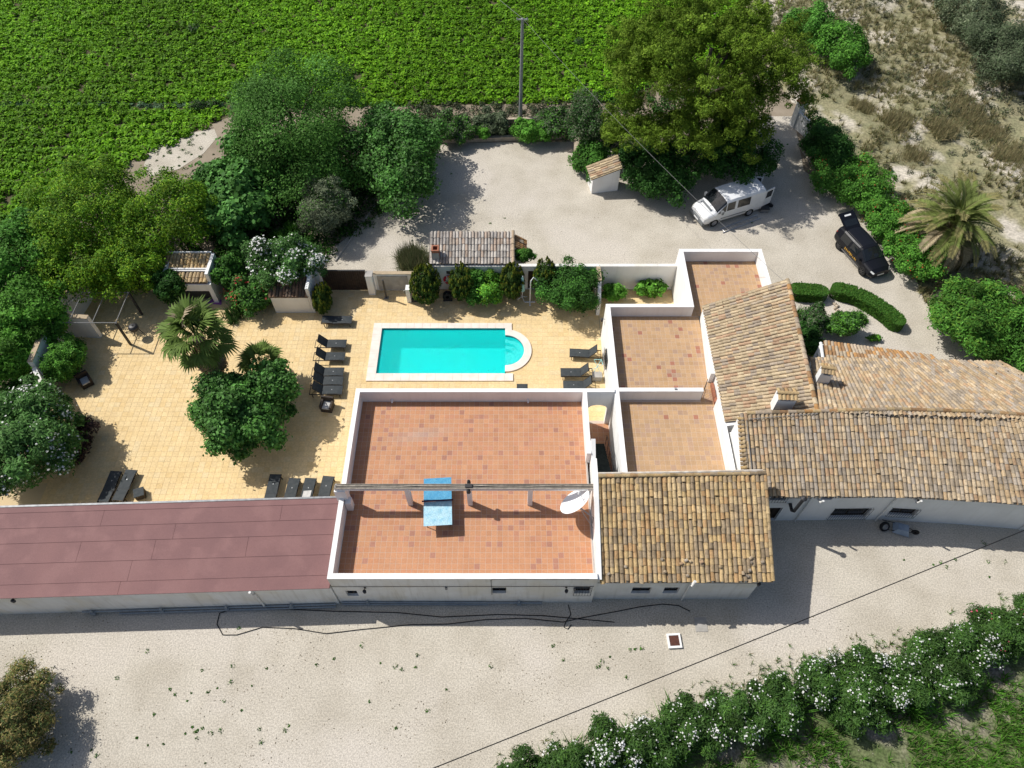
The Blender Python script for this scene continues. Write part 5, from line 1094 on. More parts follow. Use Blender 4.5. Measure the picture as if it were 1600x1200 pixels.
tree('hibiscus_bush', 'red flowering bush left of the pump hut', 'bush', (350, 425, 436, 496), 1.0, 1.1, 7000, .18, G_HEDGE + G_OLEA, 45, .26, trunk=.06, flowers=(240, .14, [(.45, .03, .03), (.38, .08, .06)]))
tree('dark_bush', 'dark rounded bush left of the garden shelter', 'bush', (238, 425, 290, 482), 1.4, 1.3, 5000, .18, G_DARK, 30, .3, trunk=.06)
tree('round_shrub', 'big rounded dark shrub before the dividing wall', 'shrub', (842, 400, 936, 494), 1.5, 1.6, 16000, .13, G_CAROB + G_DARK, 55, .26, trunk=.1)
tree('laurel_shrub', 'fresh green laurel between two yellow tipped conifers', 'shrub', (742, 414, 796, 482), 1.0, 1.1, 5500, .14, G_FRESH + G_LIME[:1], 35, .28, trunk=.06)
tree('laurel_shrub', 'small laurel next to the second conifer behind the pool', 'shrub', (722, 412, 770, 474), 1.1, 1.1, 4000, .14, G_HEDGE, 30, .28, trunk=.06)
tree('climber', 'low green shrub at the left of the small courtyard', 'shrub', (938, 442, 977, 474), .6, .6, 3200, .15, G_FRESH, 25, .3, trunk=.04)
tree('climber', 'trailing green vine spilling along the courtyard wall', 'vine', (992, 434, 1046, 468), .6, .7, 1800, .2, G_FRESH, 22, .26, trunk=.04, fill=.05, aspect=.7)
tree('ivy_bush', 'ivy covering the right end of the barbecue hut', 'ivy', (800, 384, 838, 414), 2.0, .7, 2600, .14, G_HEDGE, 25, .3, trunk=.05)
tree('yard_shrub', 'left dark shrub on the bank at the top of the yard', 'shrub', (676, 172, 745, 225), 1.0, 1.0, 6000, .17, G_GREY + G_HEDGE, 40, .26, trunk=.06)
tree('yard_shrub', 'grey green low shrub beside the utility pole', 'shrub', (738, 168, 800, 215), .9, .9, 5000, .17, G_GREY, 40, .26, trunk=.06)
tree('yard_shrub', 'small bright shrub at the gap in the yard wall', 'shrub', (742, 190, 772, 220), .7, .7, 2600, .15, G_FRESH, 22, .3, trunk=.05)
tree('yard_shrub', 'fresh green bush right of the utility pole', 'shrub', (795, 186, 860, 228), .9, .9, 5500, .16, G_FRESH, 40, .26, trunk=.06)
tree('yard_shrub', 'dark bush at the right end of the yard wall', 'shrub', (838, 165, 896, 222), 1.1, 1.1, 5000, .17, G_HEDGE + G_GREY, 40, .26, trunk=.06)
tree('grey_tree', 'dark grey green tree left of the pine', 'tree', (888, 138, 944, 240), 2.4, 2.2, 8000, .16, G_GREY + G_DARK, 45, .27, trunk=.12)
tree('hut_bush', 'green bush at the left of the tiny white hut', 'shrub', (896, 212, 952, 282), 1.0, 1.1, 5500, .18, G_HEDGE, 40, .27, trunk=.06)
tree('ivy_thicket', 'dark ivy thicket at the foot of the big pine', 'thicket', (965, 215, 1095, 322), 1.6, 1.7, 13000, .2, G_DARK, 80, .21, trunk=.1, extra=[((1075, 175, 1212, 288), 2.2, 2.0, 12000)])
# pine: flattened tufts of needles
def pine(label, boxes, base, cols, nper, trunk):
    t = thing('pine_tree', label, 'pine tree', base); V, Cc = [], []; cs = []
    for box, zc, rz, K in boxes:
        c, r = P(*box, zc, rz); cs.append((c, r)); d = rdir(K * 3); d = d[d[:, 2] > -.35][:K]; cc = c + d * r * rng.uniform(.5, 1.0, (len(d), 1))
        for k in range(len(d)):
            tone = max(.55, 1 + rng.normal(0, .2)); nt_ = rng.integers(7, 13); br = rng.uniform(.55, 1.0); ax_ = unit((d[k] * np.array((1, 1, .3)))[None])[0]
            for q in range(nt_):
                o = rng.normal(0, 1, 3) * np.array((.55, .55, .28)) * br + ax_ * rng.uniform(-.5, .7) * br; pc = cc[k] + o; rad = rng.uniform(.26, .5)
                e = unit(rdir(nper) + np.array((0, 0, .35))); p = pc + e * rad * rng.uniform(.7, 1.0, (nper, 1)) * np.array((1, 1, .8)); V.append(tris(p, unit(e * .9 + rdir(nper) * .6), rng.uniform(.11, .19, nper), .4, unit(e + rdir(nper) * .6 + np.array((0, 0, .4)))))
                Cc.append(pal(cols, nper, .14) * tone * rng.uniform(.88, 1.12))
    put('crown', leafmesh('crown', np.concatenate(V), np.clip(np.concatenate(Cc), .004, .9), 'needle', 3), t)
    c, r = cs[0]; obj('trunk', trunk_mesh(c, r, base, trunk, 9), 'bark', t); return t
pc_, pr_ = P(975, -15, 1245, 190, 7.6, 4.0)
pine('huge rounded pine tree shading the van and drive', [((965, -20, 1250, 205), 7.6, 4.0, 88), ((1000, 10, 1220, 175), 6.6, 3.0, 58), ((1120, 50, 1272, 185), 5.8, 2.6, 32), ((942, 20, 1100, 165), 7.0, 2.9, 32), ((932, 155, 1058, 245), 4.2, 1.4, 24), ((1035, 150, 1200, 245), 4.8, 1.8, 34)], (pc_[0], pc_[1] - .5, 0), G_PINE, 74, .4)
# right side trees and hedge masses
tree('green_tree', 'mid green bush tree behind the pine on the hillside', 'tree', (1282, 30, 1352, 120), 1.9, 1.9, 8000, .2, G_FRESH + G_HEDGE, 45, .27, trunk=.12)
tree('green_tree', 'dark shrubby tree beside the pine top on the hillside', 'tree', (1232, 5, 1300, 80), 1.6, 1.7, 6000, .2, G_HEDGE, 40, .27, trunk=.12)
tree('grey_olive', 'grey olive tree in the top right corner', 'tree', (1465, -30, 1570, 75), 2.4, 2.3, 12000, .18, G_GREY + G_OLIVE, 55, .26, 'needle', trunk=.16, aspect=.35)
tree('grey_olive', 'grey green tree at the right edge of the hillside', 'tree', (1505, 25, 1640, 140), 2.4, 2.3, 14000, .18, G_GREY, 60, .25, 'needle', trunk=.16, aspect=.35)
tree('drive_hedge', 'dark clipped evergreen beside the drive gate post', 'hedge', (1252, 172, 1318, 275), 1.6, 1.6, 11000, .16, G_DARK, 60, .24, trunk=.1, vary=.12)
HEDGE_BOX = [((1262, 215, 1345, 318), 'dark green hedge section below the clipped evergreen'), ((1300, 240, 1398, 345), 'bright flowering hedge section left of the date palm'), ((1345, 305, 1440, 395), 'flowering hedge section behind the black car'), ((1385, 355, 1475, 445), 'lowest flowering hedge section under the date palm')]
for k, (bx_, lb_) in enumerate(HEDGE_BOX): tree('flowering_hedge', lb_, 'hedge', bx_, 1.2, 1.25, 12000, .15, (G_HEDGE if k == 0 else G_FRESH + G_HEDGE), 70, .22, trunk=.06, vary=.12, flowers=(160, .09, [(.5, .1, .03), (.42, .06, .04)]), group='hedge sections along the drive')
tree('feathery_tree', 'large feathery leaved tree at the right edge below palm', 'tree', (1462, 432, 1610, 565), 2.0, 2.0, 17000, .22, G_HEDGE + [(.075, .15, .02)], 75, .23, trunk=.18, aspect=.3)
tree('feathery_tree', 'leafy tree cut by the right edge of the picture', 'tree', (1540, 470, 1680, 600), 2.0, 2.0, 10000, .22, G_HEDGE, 50, .25, trunk=.14, aspect=.3)
tree('garden_shrub', 'grey leaved shrub in the garden bed beside wing roof', 'shrub', (1248, 470, 1298, 525), .8, .85, 5000, .14, G_GREY + G_DARK, 40, .26, trunk=.05)
tree('garden_shrub', 'dark shrub under the wing roof edge', 'shrub', (1240, 505, 1285, 560), .7, .75, 4500, .14, G_DARK, 35, .28, trunk=.05)
tree('garden_shrub', 'yellow green shrub below the garden bed by the porch', 'shrub', (1255, 530, 1292, 562), .5, .5, 2400, .13, G_YELL + G_FRESH, 25, .28, trunk=.04)
tree('arching_shrub', 'rounded arching shrub over the pale boulder', 'shrub', (1288, 486, 1354, 530), 1.0, .9, 6500, .14, G_FRESH + G_OLEA, 45, .26, trunk=.05)
tree('porch_weeds', 'low green plants at the porch eave', 'shrub', (1352, 522, 1382, 534), .2, .2, 500, .14, G_FRESH, 12, .3, trunk=0)
tree('tamarisk_bush', 'bronze green feathery bush in the bottom left corner', 'bush', (-60, 1030, 92, 1230), 1.3, 1.4, 17000, .16, [(.14, .12, .04), (.08, .10, .03), (.18, .145, .06), (.06, .085, .03)], 70, .24, 'needle', trunk=.1, aspect=.25)
# yellow-tipped conifers with upright tufts
def conifer(label, box, zc, rz, K, nper=60):
    c, r = P(*box, zc, rz); t = thing('conifer_shrub', label, 'conifer', (c[0], c[1], 0)); V, Cc = [], []
    d = rdir(K * 2); d = d[d[:, 2] > -.75][:K]
    for k in range(len(d)):
        taper = .72 + .28 * min(1, 1 + d[k][2] * .4); b = c + d[k] * r * .88 * np.array((taper, taper, 1)); n_ = nper; u = rng.uniform(0, 1, n_); a = rng.uniform(0, 6.283, n_); h = rng.uniform(.22, .4); rad = .11
        p = b + np.stack([np.cos(a) * rad * (1 - u * .8), np.sin(a) * rad * (1 - u * .8), u * h], 1); o = np.stack([np.cos(a), np.sin(a), np.full(n_, .5)], 1)
        V.append(quads(p, unit(o + rdir(n_) * .4), rng.uniform(.09, .15, n_), .45, np.tile((0, 0, 1.), (n_, 1)) + rdir(n_) * .2))
        w_ = (u > .55)[:, None]; Cc.append(np.where(w_, pal(G_YELL, n_, .15), pal([(.04, .075, .012), (.055, .09, .014)], n_, .2)))
    n_ = 2500; f = rdir(n_); V.append(quads(c + f * r * rng.uniform(.5, .86, (n_, 1)), f, np.full(n_, .16), .7)); Cc.append(pal([(.03, .06, .012)], n_, .2))
    V, Cc = np.concatenate(V), np.concatenate(Cc); k = V.reshape(-1, 4, 3)[:, :, 2].min(1) > .03
    put('crown', leafmesh('crown', V.reshape(-1, 4, 3)[k].reshape(-1, 3), Cc[k], 'needle'), t); obj('trunk', MB().tube([(c[0], c[1], 0), (c[0], c[1], c[2])], [.1, .05], 6), 'bark', t)
conifer('yellow tipped conifer standing left of the life ring', (638, 412, 692, 480), 1.45, 1.4, 150)
conifer('yellow tipped conifer right of the life ring', (699, 410, 743, 474), 1.35, 1.3, 120)
conifer('slender yellow tipped conifer beside the folded parasol', (780, 410, 821, 471), 1.35, 1.3, 120)
conifer('yellow tipped conifer merging into the round shrub', (832, 402, 870, 465), 1.5, 1.4, 110)
conifer('small upright conifer at the corner of the pump hut', (489, 440, 519, 494), 1.0, 1.0, 80)

# clipped garden hedges
def hedge(label, line, w_, h, n_):
    t = thing('clipped_hedge', label, 'hedge', line[0], 0, 'clipped hedges round the garden bed'); ln = [np.array(p) for p in line]; segL = [np.linalg.norm(b - a) for a, b in zip(ln, ln[1:])]
    i = rng.choice(len(segL), n_, p=np.array(segL) / sum(segL)); u = rng.random(n_); A, Bv = np.array(ln)[i], np.array(ln)[i + 1]; c = A + (Bv - A) * u[:, None]; d = unit(Bv - A); s_ = np.stack([-d[:, 1], d[:, 0], np.zeros(n_)], 1)
    f = rng.random(n_); top_ = f < .5; off = np.where(top_, rng.uniform(-.5, .5, n_), np.where(f < .75, -.5, .5)) * w_; z = np.where(top_, h, rng.uniform(.02, h, n_))
    p = c + s_ * off[:, None]; p[:, 2] = z; p += rng.normal(0, .035, p.shape); nr = np.where(top_[:, None], np.array((0, 0, 1.)), s_ * np.sign(off)[:, None]); nr = unit(nr + rdir(n_) * .55)
    e = n_ // 10; 
    for q in (ln[0], ln[-1]):
        a = rng.uniform(0, 6.28, e); rd = np.sqrt(rng.random(e)) * w_ * .5; pe = q + np.stack([np.cos(a) * rd, np.sin(a) * rd, np.full(e, h)], 1); p = np.r_[p, pe]; nr = np.r_[nr, unit(rdir(e) * .5 + np.array((0, 0, 1.)))]
        a = rng.uniform(0, 6.28, e); pe = q + np.stack([np.cos(a) * w_ * .5, np.sin(a) * w_ * .5, rng.uniform(.02, h, e)], 1); p = np.r_[p, pe]; nr = np.r_[nr, unit(np.stack([np.cos(a), np.sin(a), np.zeros(e)], 1) + rdir(e) * .4)]
    put('foliage', leafmesh('foliage', quads(p, nr, rng.uniform(.07, .13, len(p)), .7), pal(G_HEDGE + [(.07, .15, .02)], len(p), .2), 'leaf'), t)
    core = MB()
    for a, b in zip(ln, ln[1:]):
        dd = (b - a) / np.linalg.norm(b - a); n2 = np.array((-dd[1], dd[0], 0)) * (w_ / 2 - .06); core.prism([tuple(x) for x in (a + n2, b + n2, b - n2, a - n2)][::-1], .0, h - .06)
    obj('branches', core, 'bark', t)
hg = [S(1240, 462, .0), S(1278, 465, 0)]; hedge('straight clipped hedge beside the wing roof', hg, 1.0, .7, 7000)
hg = [S(1306, 461, 0), S(1333, 468, 0), S(1360, 482, 0), S(1383, 498, 0), S(1396, 510, 0)]; hedge('curved clipped hedge round the garden bed', hg, 1.0, .7, 15000)

# spiky and grassy plants
def blades(base_pts, n_per, L, w_, cols, lean=.6, zb=0.0, droop=.3, m='dry_grass'):
    b = np.repeat(np.array(base_pts), n_per, 0); n_ = len(b); a = rng.uniform(0, 6.283, n_); ln = np.abs(rng.normal(0, lean, n_)); d = unit(np.stack([np.cos(a) * ln, np.sin(a) * ln, np.ones(n_)], 1)); L_ = L * rng.uniform(.6, 1.2, n_)[:, None]
    b = b + np.stack([np.cos(a), np.sin(a), np.zeros(n_)], 1) * rng.uniform(0, .12, (n_, 1)) * L
    s_ = unit(np.cross(d, rdir(n_))) * w_ / 2; mid = b + d * L_ * .55; tip = b + d * L_ - np.array((0, 0, 1)) * L_ * droop * ln[:, None]
    return np.stack([b - s_ * 1.3, b + s_ * 1.3, tip], 1).reshape(-1, 3), pal(cols, n_, .2)
def grass_thing(name, label, cat, p, n_, L, w_, cols, spread=.3, lean=.6, droop=.4):
    pts = np.array(p) + np.c_[rng.normal(0, spread, (n_ // 12, 2)), np.zeros(n_ // 12)]; V, C = blades(pts, 12, L, w_, cols, lean, droop=droop)
    t = thing(name, label, cat, p); put('blades', leafmesh('blades', V, C, 'dry_grass', 3), t); obj('clump', rock((p[0], p[1], .05), (spread, spread, .15), 5), 'mulch', t)
grass_thing('pampas_grass', 'grey green pampas tuft left of the barbecue hut', 'grass', S(645, 412, 0), 3600, 1.35, .035, [(.13, .15, .07), (.18, .17, .09), (.09, .12, .05)], .42, .55)
grass_thing('yucca', 'spiky green yucca at the wing roof edge', 'yucca', S(1246, 497, 0), 260, .9, .07, G_FRESH, .12, .8, .1)
grass_thing('yucca', 'bright spiky plant in the garden bed centre', 'yucca', S(1340, 500, 0), 220, .8, .06, G_FRESH, .12, .8, .1)
grass_thing('strap_leaf_plant', 'drooping strap leaved plant below the red flowering bush', 'plant', S(366, 494, 0), 400, .95, .06, G_OLEA, .3, .8, .5)
for px, py, lb_ in ((437, 376, 'left spiky dwarf palm above the oleander'), (472, 386, 'right spiky dwarf palm above the oleander'), (455, 366, 'dwarf palm nearest the olive tree')): grass_thing('dwarf_palm', lb_, 'dwarf palm', S(px, py, 1.0), 300, .9, .06, G_HEDGE, .15, 1.0, .15)

# palms: every frond is a part
def fan_frond(seed, dead=False):
    r = random.Random(seed); V = []; C = []; n_ = 20; base = Vector((0, .95, .30)); 
    for k in range(n_):
        a = R(-105 + 210 * k / (n_ - 1)); L = .78 * (1 - .25 * abs(a) / R(105)) * r.uniform(.9, 1.1); d = Vector((math.sin(a), math.cos(a), .12 - .15 * r.random())); tip = base + d * L + Vector((0, 0, -.28 * r.uniform(.5, 1.4))); mid = base + d * L * .6; s_ = Vector((math.cos(a), -math.sin(a), 0)) * .055
        V += [base, mid + s_, tip, mid - s_]; c = (.115, .18, .04) if not dead else (.36, .29, .20); k_ = r.uniform(.8, 1.25); C.append([v * k_ for v in c])
    V += [Vector((-.02, 0, 0)), Vector((-.012, .95, .30)), Vector((.012, .95, .30)), Vector((.02, 0, 0))]; C.append([.16, .18, .06] if not dead else [.28, .2, .12])
    return leafmesh('frond', np.array([tuple(v) for v in V]), np.array(C), 'leaf')
def feather_frond(seed, L=2.6, dead=False):
    r = random.Random(seed); V = []; C = []; N = 54; P_ = lambda t: Vector((0, L * t * (1 - .12 * t * t), .55 * L * t - .78 * L * t * t))
    for k in range(N):
        t = .12 + .88 * k / N; p = P_(t); d = (P_(min(1, t + .02)) - P_(t - .02)).normalized(); ln = .36 * math.sin(math.pi * (t * .8 + .15)) + .06
        for s_ in (-1, 1):
            e = (Vector((s_, 0, .55)) * .8 + d * .75).normalized() * ln * r.uniform(.85, 1.15); n2 = d * .028; V += [p, p + e * .5 + n2, p + e + Vector((0, 0, -.06)), p + e * .5 - n2]
            c = ((.16, .20, .055) if t < .8 else (.24, .22, .09)) if not dead else ((.20, .20, .09) if t < .4 else (.40, .33, .21)); k_ = r.uniform(.75, 1.3); C.append([v * k_ for v in c])
    for k in range(10): a, b = P_(k / 10), P_((k + 1) / 10); x = Vector((.035 * (1 - k / 11), 0, 0)); V += [a - x, b - x * .9, b + x * .9, a + x]; C.append([.25, .24, .10] if not dead else [.36, .27, .16])
    return leafmesh('frond', np.array([tuple(v) for v in V]), np.array(C), 'leaf')
def palm(name, label, base, h, protos, n_, tilt, scale, skirt=0, dead=None, rad=.22, lean=(0, 0)):
    t = thing(name, label, 'palm tree', base); top = Vector(base) + Vector((lean[0], lean[1], h))
    obj('trunk', MB().tube([base, Vector(base).lerp(top, .5) + Vector((.05, 0, 0)), top], [rad * 1.25, rad, rad * 1.05], 10), 'palm_fibre', t)
    for k in range(n_):
        u = (k + .5) / n_; el = tilt[0] + (tilt[1] - tilt[0]) * u + rnd.uniform(-.12, .12); az = k * 2.39996 + rnd.uniform(-.2, .2); o = put('frond', rnd.choice(protos), t); s_ = scale * rnd.uniform(.85, 1.1)
        o.matrix_parent_inverse = Matrix.Identity(4); o.location = top - Vector(base) + Vector((0, 0, .15 - .35 * u)); o.rotation_euler = (Matrix.Rotation(az, 4, 'Z') @ Matrix.Rotation(el, 4, 'X') @ Matrix.Rotation(rnd.uniform(-.3, .3), 4, 'Y')).to_euler(); o.scale = (s_, s_, s_)
    for k in range(skirt):
        az = k * 2.39996; el = R(-78) + rnd.uniform(-.15, .25); o = put('dead_frond', rnd.choice(dead), t); s_ = scale * rnd.uniform(.7, .95); o.matrix_parent_inverse = Matrix.Identity(4)
        o.location = top - Vector(base) + Vector((0, 0, -.2 - 1.1 * rnd.random())); o.rotation_euler = (Matrix.Rotation(az, 4, 'Z') @ Matrix.Rotation(el, 4, 'X')).to_euler(); o.scale = (s_, s_, s_)
    return t
fans = [fan_frond(k) for k in range(5)]; dfans = [fan_frond(50 + k, True) for k in range(4)]
pb_ = S(350, 603, 0); ht = SY(312, 528, pb_.y).z
palm('fan_palm', 'fan palm with shaggy dead skirt on the yellow deck', pb_, ht, fans + fans + dfans[:1], 34, (R(80), R(-34)), 1.32, 40, dfans, .36)
pb2 = S(420, 596, 0); palm('fan_palm', 'smaller fan palm behind the courtyard tree', pb2, 1.7, fans, 24, (R(75), R(-20)), .9, 0, dfans, .16)
grn = [feather_frond(k) for k in range(5)]; ded = [feather_frond(60 + k, 2.4, True) for k in range(3)]
pb3 = S(1490, 350, 2.9); pb3.z = 0; palm('date_palm', 'date palm with arching feathery fronds on the right', pb3, 2.6, grn, 44, (R(72), R(2)), 1.42, 36, ded, .3)
for o in bpy.data.objects:
    if o.name.startswith('dead_frond') and o.parent and o.parent.name.startswith('date_palm'): o.rotation_euler.x += R(rnd.uniform(30, 78)); o.scale = (1.5, 1.5, 1.5); o.location.z += .5

# ------------------------------------------------------------------ crop field, grasses and weeds (uncountable masses)
def inpoly(x, y, poly):
    ins = np.zeros(len(x), bool); n_ = len(poly); j = n_ - 1
    for i in range(n_):
        xi, yi = poly[i]; xj, yj = poly[j]
        with np.errstate(divide='ignore', invalid='ignore'): c = ((yi > y) != (yj > y)) & (x < (xj - xi) * (y - yi) / (yj - yi + 1e-9) + xi)
        ins ^= c; j = i
    return ins
FIELD = [(-66, 34), (-35.8, 34.5), (-31, 45), (-28.6, 48), (-25.3, 51.0), (-23.5, 53.9), (-6, 54.8), (9.5, 55.2), (12, 58), (21, 60), (24, 86), (-66, 86)]
rows_y = np.arange(34, 86, .96); px_, py_ = [], []
for y in rows_y:
    xs = np.arange(-66, 26, .48) + rng.normal(0, .12, len(np.arange(-66, 26, .48))); px_.append(xs); py_.append(np.full(len(xs), y) + .03 * xs + rng.normal(0, .10, len(xs)))
px_, py_ = np.concatenate(px_), np.concatenate(py_); far = np.abs(px_) < 12 + py_ * .74; k = inpoly(px_, py_, FIELD) & far & (rng.random(len(px_)) > .035)
k &= ~((np.abs(py_ - (54.4 + .0 * px_)) < .22) & (px_ < -22))
px_, py_ = px_[k], py_[k]; n_ = len(px_); NL = 66
h_ = rng.uniform(.28, .5, n_); rr_ = rng.uniform(.40, .6, n_); ii = np.repeat(np.arange(n_), NL); e = rdir(len(ii)); e[:, 2] = np.abs(e[:, 2])
p = np.stack([px_[ii], py_[ii], np.full(len(ii), .06)], 1) + e * np.stack([rr_[ii], rr_[ii], h_[ii]], 1) * rng.uniform(.6, 1.05, (len(ii), 1))
tone = 1 + .16 * np.sin(px_ * .21 + 1.3 * np.sin(py_ * .17)) + rng.normal(0, .14, n_)
crop = put('crop_plants', leafmesh('crop_plants', tris(p, unit(e * .5 + rdir(len(ii)) * .5 + np.array((0, 0, .6))), rng.uniform(.17, .30, len(ii)), .62), np.clip(pal(G_FIELD, len(ii), .2) * tone[ii][:, None], .004, .9), 'leaf', 3))
tag(crop, 'dense green leafy crop filling the field', 'crop', kind='stuff')
# weed strip and a few darker weeds in the crop
def bushes(pts, rad, n_per, leaf, cols, hmul=1.0):
    V, C = [], []
    for (x, y, z0), r in zip(pts, rad):
        e = rdir(n_per); e[:, 2] = np.abs(e[:, 2]); pp_ = np.array((x, y, z0)) + e * r * rng.uniform(.5, 1.05, (n_per, 1)) * np.array((1, 1, hmul)); V.append(quads(pp_, unit(e + rdir(n_per) * .6), leaf * rng.uniform(.6, 1.4, n_per), .5)); C.append(pal(cols, n_per, .2) * rng.uniform(.75, 1.25))
    return np.concatenate(V), np.concatenate(C)
xs = rng.uniform(-64, -22, 260); q_ = [S(rng.uniform(215, 340), rng.uniform(205, 285), 0) for _ in range(70)]; V, C = bushes([(q.x, q.y, 0) for q in q_], rng.uniform(.08, .3, 70), 22, .12, G_GREY + G_FRESH, .5); tag(put('soil_weeds', leafmesh('soil_weeds', V, C, 'leaf')), 'sparse weeds on the bare soil patch by the field', 'weeds', kind='stuff')
V, C = bushes([(x, 54.4 + rng.normal(0, .15), 0) for x in xs], rng.uniform(.15, .35, 260), 26, .2, [(.11, .2, .10), (.13, .22, .12)])
tag(put('weed_strip', leafmesh('weed_strip', V, C, 'leaf')), 'pale weedy strip crossing the crop at the left', 'weeds', kind='stuff')
for k, (x, y, r, lb_) in enumerate(((305, 50, .75, 'dark weed clump among the crop above the tall tree'), (905, 70, .6, 'dark weed clump in the crop left of the pine'), (312, 172, .9, 'dark weed bush at the edge of the bare soil patch'), (335, 168, .7, 'second dark weed bush beside the bare soil patch'))):
    q = S(x, y, 0); V, C = bushes([(q.x, q.y, 0)] * 1, [r], 420, .2, G_GREY + G_HEDGE); t = thing('weed_bush', lb_, 'weed', q); put('foliage', leafmesh('foliage', V, C, 'leaf'), t); obj('stem', MB().tube([q, q + Vector((0, 0, r * .6))], .02, 5), 'bark', t)
sheet('bare_soil', [S(x, y)[:2] for x, y in ((225, 258), (235, 232), (268, 212), (335, 202), (340, 214), (318, 240), (280, 264), (235, 276))], .012, 'gravel')
UG = [(-40, 34), (-30.0, 34), (-28.5, 33.6), (-13.6, 33.7), (-12.4, 36.5), (-8.6, 42.5), (-9.5, 49), (-14, 52), (-19, 50), (-23, 46.5), (-27, 43), (-31, 44.5), (-36, 40)]
n_ = 2600; x = rng.uniform(-40, -8, n_); y = rng.uniform(33.6, 52, n_); k = inpoly(x, y, UG); x, y = x[k], y[k]
V, C = bushes(list(zip(x, y, np.zeros(len(x)))), rng.uniform(.35, .8, len(x)), 34, .2, G_HEDGE + G_DARK); tag(put('undergrowth', leafmesh('undergrowth', V, C, 'leaf')), 'dark green undergrowth beneath the trees left of the yard', 'undergrowth', kind='stuff')
UP = [(6.5, 45.5), (10, 44.6), (18.3, 46.5), (20, 53), (24, 60), (12, 60), (7, 55.5), (5.8, 50)]
n_ = 900; x = rng.uniform(5, 24, n_); y = rng.uniform(44, 60, n_); k = inpoly(x, y, UP); x, y = x[k], y[k]
V, C = bushes(list(zip(x, y, np.zeros(len(x)))), rng.uniform(.35, .8, len(x)), 34, .2, G_DARK + G_HEDGE); tag(put('pine_undergrowth', leafmesh('pine_undergrowth', V, C, 'leaf')), 'dark undergrowth beneath the big pine', 'undergrowth', kind='stuff')
UG = [(-45, 18), (-29.3, 18), (-29.3, 33), (-45, 33)]; n_ = 900; x = rng.uniform(-40, -29.2, n_); y = rng.uniform(17, 33.5, n_)
V, C = bushes(list(zip(x, y, np.zeros(n_))), rng.uniform(.35, .7, n_), 34, .2, G_FRESH + G_HEDGE); tag(put('verge_growth', leafmesh('verge_growth', V, C, 'leaf')), 'green growth outside the boundary wall at the left edge', 'undergrowth', kind='stuff')
# bank behind the yard wall
bp_ = [(rng.uniform(-9, 6.5), rng.uniform(50.3, 54.8), 0) for _ in range(230)]; V, C = bushes(bp_, rng.uniform(.25, .6, 230), 60, .17, G_GREY + [(.12, .13, .06)]); tag(put('bank_weeds', leafmesh('bank_weeds', V, C, 'leaf')), 'grey green weeds on the bank under the pole', 'weeds', kind='stuff')
# hillside dry grass
def hill_ok(x, y): return np.where(y < 50, x > 27.6 - (y - 30) * .085 + np.where(y > 40, -1.4, 0), x > 24.5 - (y - 50) * .12)
n_ = 13000; x = rng.uniform(22, 62, n_); y = rng.uniform(30, 88, n_)
dens = np.sin(x * .45 + 1.7 * np.sin(y * .21)) * np.sin(y * .38 + 1.1 * np.sin(x * .33)) + rng.normal(0, .28, n_); k = hill_ok(x, y) & (dens > -.22) & (x < 12 + y * .74); x, y = x[k], y[k]
pts = np.stack([x, y, hz(x, y) - .02], 1); V, C = blades(pts, 20, .58, .04, [(.34, .295, .16), (.30, .27, .14), (.23, .24, .11), (.38, .33, .19), (.18, .21, .09)], .9)
tag(put('dry_grass', leafmesh('dry_grass', V, C, 'dry_grass', 3)), 'dry brown grass tufts over the sandy hillside', 'grass', kind='stuff')
n_ = 2200; x = rng.uniform(24, 60, n_); y = rng.uniform(31, 86, n_); k = hill_ok(x, y) & (np.sin(x * .31 + 2) * np.sin(y * .27) + rng.normal(0, .25, n_) > .0); x, y = x[k], y[k]
V, C = bushes(list(zip(x, y, hz(x, y))), rng.uniform(.2, .55, len(x)), 60, .14, G_GREY + [(.15, .16, .09), (.11, .14, .06), (.19, .175, .13)]); tag(put('low_scrub', leafmesh('low_scrub', V, C, 'leaf')), 'low grey green scrub scattered on the hillside', 'scrub', kind='stuff')
HB = [(1470, 125, .9), (1400, 190, .7), (1510, 175, 1.0), (1545, 205, .9), (1430, 240, .8), (1580, 250, .9), (1350, 165, .6), (1470, 205, .7)]
for k, (px, py, r) in enumerate(HB):
    q = S(px, py, .5); grass_thing('grass_tussock', ['tall dry tussock below the grey trees', 'dry tussock near the bare sandy slope', 'wide dry tussock at the slope centre', 'dry tussock at the right of the slope', 'dry tussock above the date palm', 'dry tussock at the right edge above the palm', 'dry tussock beside the sandy path', 'middle dry tussock on the slope'][k], 'grass', (q.x, q.y, float(hz(np.array([q.x]), np.array([q.y]))[0])), 2600, .75, .04, [(.37, .31, .17), (.31, .275, .145), (.24, .24, .12)], r * .85, .9)
